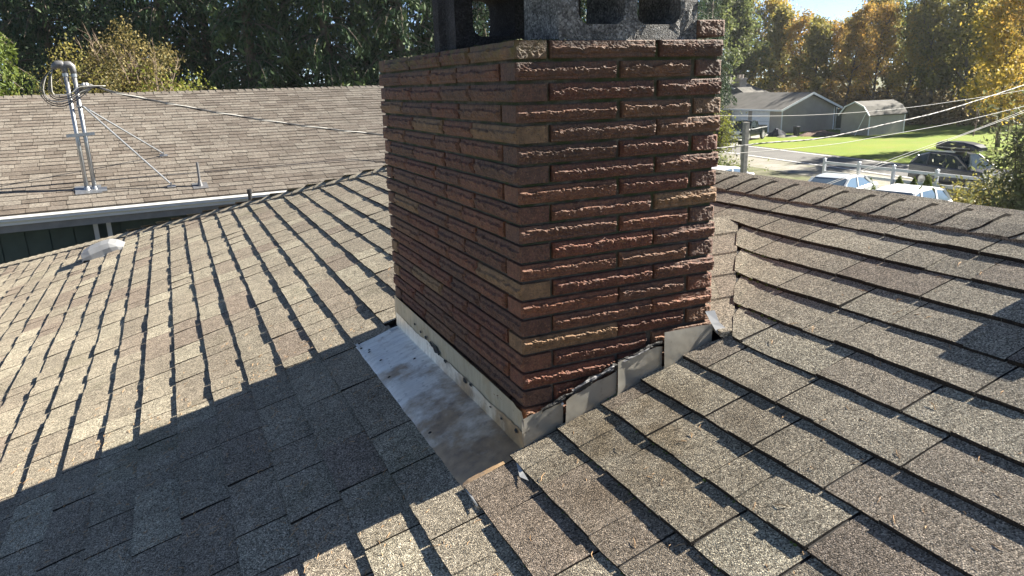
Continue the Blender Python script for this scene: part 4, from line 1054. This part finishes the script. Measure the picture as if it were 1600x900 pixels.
sh = thing('garden_shed', 'sage green gambrel roofed shed beside the ranch house', 'shed', (59.7, 47.8, GZ))
sx0, sx1, sy0, sy1 = 57.4, 62.1, 46.3, 49.4; sm = (sy0+sy1)/2; hw = (sy1-sy0)/2
gp = [(-hw, 1.95), (-hw*.66, 2.55), (0, 2.98), (hw*.66, 2.55), (hw, 1.95)]
mb = MB()
e0 = [(sx0, sm+a, GZ+b) for a, b in gp]+[(sx0, sy1, GZ), (sx0, sy0, GZ)]; e1 = [(sx1, y, z) for _, y, z in e0]
mb.add(e0+e1, [tuple(range(7)), tuple(range(7, 14))[::-1], (5, 4, 11, 12), (0, 6, 13, 7)]); obj('wall', mb, M['housewall'], sh)
go = [(-hw-.18, 1.82), (-hw*.66-.03, 2.62), (0, 3.06), (hw*.66+.03, 2.62), (hw+.18, 1.82)]
mb = MB(); mb.loft([[(x, sm+a, GZ+b) for a, b in go]+[(x, sm+a*.97, GZ+b-.08) for a, b in go[::-1]] for x in (sx0-.22, sx1+.2)]); obj('roof', mb, M['houseroof'], sh)
mb = MB()
for (a, b), (c, d) in zip(go[:-1], go[1:]): mb = MB(); mb.beam((sx0-.245, sm+a, GZ+b-.06), (sx0-.245, sm+c, GZ+d-.06), .05, .12); obj('rake_trim', mb, M['white'], sh)
mb = MB(); mb.box((sx0-.04, sy0-.04, GZ), (sx0+.07, sy0-.003, GZ+1.9)); obj('corner_board', mb, M['white'], sh); mb = MB(); mb.box((sx1-.07, sy0-.04, GZ), (sx1+.04, sy0-.003, GZ+1.9)); obj('corner_board', mb, M['white'], sh)
mb = MB(); mb.beam((57.15, 46.55, GZ+1.95), (56.75, 47.15, GZ), .10, .05); o = obj('leaning_board', mb, M['white'], loc=(56.75, 47.15, GZ)); tag(o, 'white board leaning against the corner of the gambrel shed', 'board')
g = thing('gate_frame', 'white framed dark gateway between the ranch house and the shed', 'gate', (61.4, 52.2, GZ))
mb = MB(); mb.box((61.35, 53.55, GZ), (61.45, 53.65, GZ+2.3)); obj('post', mb, M['white'], g)
mb = MB(); mb.box((61.35, 51.3, GZ), (61.45, 51.4, GZ+2.3)); obj('post', mb, M['white'], g)
mb = MB(); mb.box((61.36, 51.4, GZ+.08), (61.44, 53.55, GZ+.2)); obj('sill', mb, M['white'], g)
mb = MB(); mb.box((61.37, 51.402, GZ+.2), (61.43, 53.548, GZ+2.1)); obj('gate_panel', mb, M['siding'], g)
def bin_(px, py, h, label):
    q = on_z(px, py, GZ); t = thing('trash_bin', label, 'trash bin', tuple(q)); mb = MB()
    mb.loft([[(s*a, r*b, z) for s, r in ((-1, -1), (1, -1), (1, 1), (-1, 1))] for a, b, z in ((.16, .18, .04), (.21, .23, h*.9))]); obj('bin_body', mb, M['black_plastic'], t, local=True)
    mb = MB(); mb.loft([[(s*a, r*b, z) for s, r in ((-1, -1), (1, -1), (1, 1), (-1, 1))] for a, b, z in ((.23, .25, h*.9), (.23, .25, h*.95), (.15, .15, h))]); obj('lid', mb, M['black_plastic'], t, local=True)
bin_(1244, 213.5, .98, 'black wheeled trash bin against the sage gable wall')
def heap(name, label, cat, px, py, r, h, mat, n=90):
    q = on_z(px, py, GZ); mb = MB(); nx, ny = 18, 8
    def f(u, v):
        a = 2*math.pi*u; rr = v; z = h*(1-rr**2)*(.8+.5*nz(math.cos(a)*rr*2.1+px, math.sin(a)*rr*2.1)) if v < 1 else -.05
        k = 1+.25*nz(math.cos(a)*1.3+px, math.sin(a)*1.3, 4)
        return (q[0]+r[0]*rr*k*math.cos(a), q[1]+r[1]*rr*k*math.sin(a), GZ+z)
    grid(nx, ny, f, mb); tag(obj(name, mb, mat, loc=tuple(q)), label, cat)
heap('tarp_heap', 'dark navy tarpaulin heap behind the pickup truck', 'heap', 1214, 213, (1.0, .8), .85, M['tarp'])
heap('soil_heap', 'brown heap of soil at the foot of the gable wall', 'heap', 1278, 211, (2.6, 1.3), .5, M['soil'])
heap('gravel_heap', 'low pale heap of gravel beside the black bin', 'heap', 1230, 214, (1.3, .8), .25, M['gravel'])

# ------------------------------------------------------------------ trees and shrubs
def limb_points(p0, d0, L, n, bend, sd):
    pts = [np.asarray(p0, float)]; d = np.asarray(d0, float)
    r_ = np.random.default_rng(sd)
    for i in range(n):
        d = d+r_.normal(size=3)*bend; d[2] += .05; d /= np.linalg.norm(d); pts.append(pts[-1]+d*L/n)
    return pts
def make_decid(seed, H_, Rr, leafn, lsize, lo=.22, spread=.55, dens=1.):
    r_ = np.random.default_rng(seed); wood = MB(); C_ = []
    trunk = limb_points((0, 0, 0), (r_.normal()*.04, r_.normal()*.04, 1), H_*.93, 9, .04, seed)
    wood.tube(trunk, [max(.03, .19*(H_/13)*(1-i/9.6)) for i in range(10)], 7)
    nl = int(17*dens)
    for i in range(nl):
        f = lo+(.95-lo)*(i+r_.random())/nl; k = f*9; b = int(k); base = trunk[b]+(trunk[min(b+1, 9)]-trunk[b])*(k-b)
        a = i*2.4+r_.random(); up = .45+.7*f
        L = Rr*(1.15-.75*f)*(.75+.5*r_.random())*(1 if f > .35 else .8)
        l = limb_points(base, (math.cos(a), math.sin(a), up), L*1.2, 5, .16, seed*97+i)
        wood.tube(l, [.07*(H_/13)*(1-j/6) + .012 for j in range(6)], 5, cap=False)
        for j in range(2, 6):
            for q in range(3):
                sb = limb_points(l[j], r_.normal(size=3)+np.array([0, 0, .3]), L*.36*(.6+.7*r_.random()), 3, .22, seed*997+i*37+j*7+q)
                wood.tube(sb, [.022, .016, .010, .006], 3, cap=False)
                for m in range(1, 4):
                    if r_.random() < .78:
                        c = sb[m]; nn = int(leafn*(.4+1.2*r_.random()))
                        C_.append(c+r_.normal(size=(nn, 3))*np.array([spread, spread, spread*.75])*(.5+.7*r_.random()))
    return wood.mesh('trunk', smooth=True), np.concatenate(C_)
def plant(name, label, cat, loc, parts, rz=0, sc=1., group=None):
    t = thing(name, label, cat, loc, rz, group); t.scale = (sc, sc, sc)
    for nm, me in parts:
        o = bpy.data.objects.new(nm, me); COL.objects.link(o); o.parent = t
    return t
DEC = []
for i, (H_, Rr, lo, sp) in enumerate(((14.5, 3.3, .18, .50), (13, 2.7, .25, .45), (16, 3.0, .2, .5), (12, 3.2, .12, .5))):
    w, C_ = make_decid(31+i, H_, Rr, 24, .2, lo, sp); w.materials.append(M['bark']); DEC.append((w, C_))
CROWN = {}
def crown(i, key):
    if (i, key) not in CROWN:
        C_ = DEC[i][1]; CROWN[(i, key)] = leaf_mesh('crown', C_[rng.random(len(C_)) < (.8 if key == 'gold' else .62)], .145 if key in ('gold', 'orange') else .2, LEAF[key], 1.5, .2)
    return CROWN[(i, key)]
def bear(px, depth):
    d = pxray(px, 120); d = d/math.hypot(d[0], d[1]); f = depth/(d @ _F); return CAM[0]+d[0]*f, CAM[1]+d[1]*f
TREES = [  # px, depth, variant, colour, scale, label
 (1100, 84, 1, 'green', 1.25, 'dark green tree rising just behind the chimney bricks'),
 (1138, 106, 2, 'green', 1.25, 'tall green tree in the second row past the chimney bricks'),
 (1150, 97, 1, 'green', 1.25, 'dark green tree standing over the pale house chimney'),
 (1166, 108, 0, 'olive', 1.3, 'olive green tree above the ridge of the ranch house'),
 (1200, 108, 3, 'gold', 1.45, 'golden tree above the middle of the ranch house roof'),
 (1226, 100, 1, 'olive', 1.14, 'slim olive tree below the gap of open sky'),
 (1250, 96, 3, 'orange', 1.13, 'orange topped tree directly above the garage gable'),
 (1278, 88, 1, 'olive', .97, 'thin yellowing tree behind the end of the garage gable'),
 (1300, 96, 3, 'orange', 1.05, 'orange tree under the patch of blue sky'),
 (1322, 86, 1, 'orange', 1.05, 'half bare russet tree behind the shed roof'),
 (1345, 92, 2, 'olive', 1.02, 'tall olive tree above the peak of the shed'),
 (1366, 84, 0, 'orange', .93, 'sparse russet tree with visible trunk behind the shed'),
 (1392, 88, 2, 'olive', .97, 'olive tree at the far end of the shed'),
 (1416, 80, 1, 'gold', 1.0, 'yellow leaved tree at the back edge of the lawn'),
 (1440, 84, 0, 'green', 1.05, 'green tree beside the yellow one behind the lawn'),
 (1462, 78, 2, 'olive', .95, 'tall thin tree with dark trunk behind the lawn'),
 (1488, 82, 1, 'green', 1.15, 'dark leaved tall tree near the orange maple'),
 (1512, 76, 0, 'olive', 1.0, 'olive tree behind the dark grey car'),
 (1545, 80, 2, 'green', 1.1, 'broad green tree behind the orange maple'),
 (1582, 76, 3, 'green', 1.15, 'green tree at the picture edge behind the orange maple'),
 (1625, 74, 1, 'olive', 1.1, 'olive tree past the orange maple'),
 (1670, 70, 2, 'green', 1.1, 'green tree furthest along the lawn edge'),
 (1575, 52, 3, 'gold', .98, 'bright golden maple hanging over the end of the lawn'),
 (1640, 47, 0, 'orange', .95, 'orange maple standing nearest the road end of the lawn'),
 (1208, 104, 2, 'green', .9, 'green tree filling the gap behind the golden one'),
 (1262, 106, 0, 'green', .92, 'shaded green tree behind the orange topped tree'),
 (1330, 104, 0, 'olive', .93, 'olive tree in the second row behind the shed'),
 (1405, 100, 2, 'green', .95, 'shaded green tree in the second row behind the lawn'),
 (1475, 96, 0, 'green', 1.05, 'green tree in the second row above the dark grey car'),
 (1530, 94, 2, 'olive', 1.1, 'olive tree in the second row near the maple'),
]
for j, (px, dp, v, key, sc, lab) in enumerate(TREES):
    x, y = bear(px, dp)
    plant('broadleaf_tree', lab, 'tree', (x, y, GZ), [('trunk', DEC[v][0]), ('crown', crown(v, key))], rz=j*1.9, sc=sc, group='autumn trees beyond the lawn')
# undergrowth at the foot of that wood
C_ = []
for px in np.arange(1090, 1700, 4.):
    for q in range(2):
        x, y = bear(px+rng.normal()*3, 79+q*9+rng.normal()*3 if px > 1400 else 89+q*8+rng.normal()*2)
        h = 1.6+2.8*rng.random(); n = 170
        C_.append(np.array([x, y, GZ])+np.stack([rng.normal(size=n)*.9, rng.normal(size=n)*.9, rng.random(n)*h], 1))
ug = bpy.data.objects.new('undergrowth', leaf_mesh('undergrowth', np.concatenate(C_), .22, LEAF['brown'], 1.6, 0.)); COL.objects.link(ug)
tag(ug, 'brown and green undergrowth below the trees past the lawn', 'undergrowth', kind='stuff')

def make_cedar(seed, H_, Rr, n_per, dense=(3.0, 13.0)):
    r_ = np.random.default_rng(seed); wood = MB(); C_ = []
    wood.tube([(0, 0, 0), (0, 0, H_*.5), (0, 0, H_)], [.32, .2, .02], 8)
    z = 1.0
    while z < H_-.3:
        L = Rr*(1-z/H_)**.75*(.8+.4*r_.random()); nb = 6
        ind = dense[0] < z < dense[1]
        for b in range(nb):
            a = r_.random()*6.28; d = np.array([math.cos(a), math.sin(a), 0]); l = L*(.65+.5*r_.random()); k = 7
            pts = [np.array([0, 0, z])+d*l*t+np.array([0, 0, .35*l*t*(1-t)*1.6-.55*l*t**2*.6]) for t in np.linspace(0, 1, k)]
            wood.tube(pts, [.045*(1-i/k)+.006 for i in range(k)], 4, cap=False)
            nn = int(n_per*(l/Rr+.3)) if ind else int(n_per*.3)
            t = r_.random(nn)**.6; i0 = (t*(k-1)).astype(int).clip(0, k-2); fr = t*(k-1)-i0
            P_ = np.array(pts); c = P_[i0]*(1-fr)[:, None]+P_[i0+1]*fr[:, None]
            side = np.array([-d[1], d[0], 0]); wdt = .55*(1-.5*t)
            c = c+side*(r_.normal(size=nn)*wdt*.6)[:, None]; c[:, 2] -= r_.random(nn)**1.5*.75
            C_.append(c)
        z += .42 if ind else .8
    w = wood.mesh('trunk', smooth=True); w.materials.append(M['bark']); return w, np.concatenate(C_)
CED = []
for i, (H_, Rr, n) in enumerate(((21, 3.2, 105), (24, 3.6, 105), (19, 3.0, 100))):
    w, C_ = make_cedar(71+i, H_, Rr, n); CED.append((w, leaf_mesh('crown', C_, .085, LEAF['cedar'], 3.6, 1.3)))
CEDS = [(28, 44, 0, 1.05, 'tall dark cedar behind the bright green edge tree'), (85, 39, 1, 1.0, 'dark cedar rising behind the twin weatherheads'), (145, 43, 2, 1.15, 'dark cedar behind the bare twigs of the bush'), (205, 40, 0, 1.0, 'drooping cedar right behind the autumn bush'),
        (265, 37, 1, .97, 'dark cedar just past the autumn bush'), (330, 40, 2, 1.1, 'drooping cedar with pale hanging fronds over the tan roof'), (395, 36, 0, 1.0, 'cedar above the middle of the tan roof'), (455, 40, 1, 1.0, 'second cedar above the middle of the tan roof, set further back'),
        (515, 37, 2, 1.1, 'cedar with scattered yellow leaves behind the ridge of the tan roof'), (575, 41, 0, 1.0, 'cedar just beside the chimney bricks by the roof end'), (630, 38, 1, .95, 'cedar closest to the sooty block'), (690, 42, 2, 1.1, 'cedar seen through the gap of the sooty block'),
        (755, 40, 0, 1.0, 'cedar hidden behind the sooty block cells'), (820, 44, 1, 1.0, 'cedar behind the corner of the chimney'), (900, 50, 2, 1.1, 'cedar behind the grey block'), (990, 56, 0, 1.0, 'cedar behind the sunlit face of the chimney'), (1075, 66, 1, .95, 'cedar next to the broadleaf wood behind the chimney'), (1108, 78, 2, .98, 'dark conifer behind the chimney bricks beside the ranch house')]
for j, (px, dp, v, sc, lab) in enumerate(CEDS):
    x, y = bear(px, dp)
    plant('cedar_tree', lab, 'tree', (x, y, GZ), [('trunk', CED[v][0]), ('crown', CED[v][1])], rz=j*2.1, sc=sc, group='dark cedars behind the tan roof')
# bright thuja at the picture edge
w, C_ = make_cedar(90, 13.5, 2.9, 260, (3, 12)); x, y = bear(-45, 27)
plant('thuja_tree', 'bright yellow green conifer filling the corner beside the dark cedars', 'tree', (x, y, GZ), [('trunk', w), ('crown', leaf_mesh('crown', C_, .06, LEAF['thuja'], 3.2, .9))], rz=1)
# autumn bush with bare twigs behind the tan roof
def bush(name, label, loc, R3, n, size, key, twigs=0, th=2.2, seed=5, elong=1.6):
    r_ = np.random.default_rng(seed); t = thing(name, label, 'bush', loc); C_ = []
    wood = MB()
    for i in range(34):
        a = r_.random()*6.28; f = r_.random()**.5; tip = np.array([R3[0]*f*math.cos(a), R3[1]*f*math.sin(a), R3[2]*(1.05-.5*f**2)*(.75+.35*r_.random())])
        l = [tip*q**1.2*np.array([1, 1, 0])+np.array([0, 0, tip[2]*q]) for q in np.linspace(0, 1, 6)]
        wood.tube(l, [.03*(1-j/6)+.006 for j in range(6)], 4, cap=False)
        for j in range(2, 6):
            for q in range(5):
                if R3[2] > 5 and l[j][2] < R3[2]*.66: continue
                c = l[j]+r_.normal(size=3)*np.array([.55, .55, .4]); nn = int(n/600*(.5+r_.random())); C_.append(c+r_.normal(size=(nn, 3))*.2)
                wood.tube([l[j], (l[j]+c)/2+r_.normal(size=3)*.05, c], [.012, .008, .004], 3, cap=False)
    obj('stems', wood, M['bark'], t, local=True)
    if twigs:
        for i in range(twigs):
            tw = MB()
            b = np.array([r_.normal()*R3[0]*.28, r_.normal()*.8, R3[2]*(.78+.12*r_.random())]); d = np.array([r_.normal()*.28, r_.normal()*.28, 1.]); L = th*(.4+.6*r_.random())
            l = limb_points(b, d, L, 6, .10, seed*100+i); tw.tube(l, [.018*(1-j/7)+.003 for j in range(7)], 3, cap=False)
            for j in range(2, 6):
                for q in range(2):
                    s = limb_points(l[j], d+r_.normal(size=3)*.5, L*.28, 3, .2, seed*1000+i*9+j+q*77); tw.tube(s, [.007, .006, .005, .003], 3, cap=False)
            obj('bare_twig', tw, M['twig'], t, local=True)
    me = leaf_mesh('foliage', np.concatenate(C_), size, LEAF[key], elong, .1); obj('foliage', me, LEAF[key], t, local=True)
x, y = bear(190, 27); bush('autumn_bush', 'round yellowing bush with bare twigs behind the tan roof', (x, y, GZ), (2.7, 2.0, 6.75), 120000, .055, 'bush', 34, 1.9, 7)
x, y = bear(118, 25.5); bush('yellow_bush', 'small golden bush rising above the twin weatherheads', (x, y, GZ), (.9, .8, 6.4), 26000, .05, 'olive', 0, 0, 9)
x, y = bear(285, 25.5); bush('low_bush', 'low leafy green bush along the tan ridge', (x, y, GZ), (1.0, .9, 5.75), 16000, .06, 'lime', 0, 0, 12)
x, y = bear(1127, 50); bush('yellow_shrub', 'yellow green shrub between the chimney and the pickup truck', (x, y, GZ), (.22, .22, 3.1), 2600, .09, 'lime', 0, 0, 15)
x, y = bear(1129, 37); bush('dark_shrub', 'low dark shrub at the roadside before the mailbox', (x, y, GZ), (.6, .6, .75), 6000, .08, 'green', 0, 0, 18)
x, y = bear(1638, 20.5); bush('willow_shrub', 'loose silvery willow shrub leaning over the white fence', (x, y, GZ), (1.25, 1.4, 4.4), 7000, .06, 'silver', 16, 1.0, 21, 2.6)
x, y = bear(1590, 25.5); bush('weedy_bush', 'weedy green bush at the end of the white fence', (x, y, GZ), (1.1, 1.2, .9), 8000, .07, 'olive', 0, 0, 24, 2.2)

# ------------------------------------------------------------------ autumn air: a thin even haze round everything
hz = MB(); hz.box((-70, -80, GZ-1), (150, 160, 32))
t = bpy.data.materials.new('thin_haze'); t.use_nodes = True; nt = t.node_tree
for n_ in list(nt.nodes): nt.nodes.remove(n_)
pv_ = nt.nodes.new('ShaderNodeVolumePrincipled'); pv_.inputs['Density'].default_value = .00018; pv_.inputs['Color'].default_value = (.9, .94, 1, 1); pv_.inputs['Anisotropy'].default_value = .3
ou_ = nt.nodes.new('ShaderNodeOutputMaterial'); nt.links.new(pv_.outputs[0], ou_.inputs['Volume'])
tag(obj('haze', hz, t), kind='stuff')
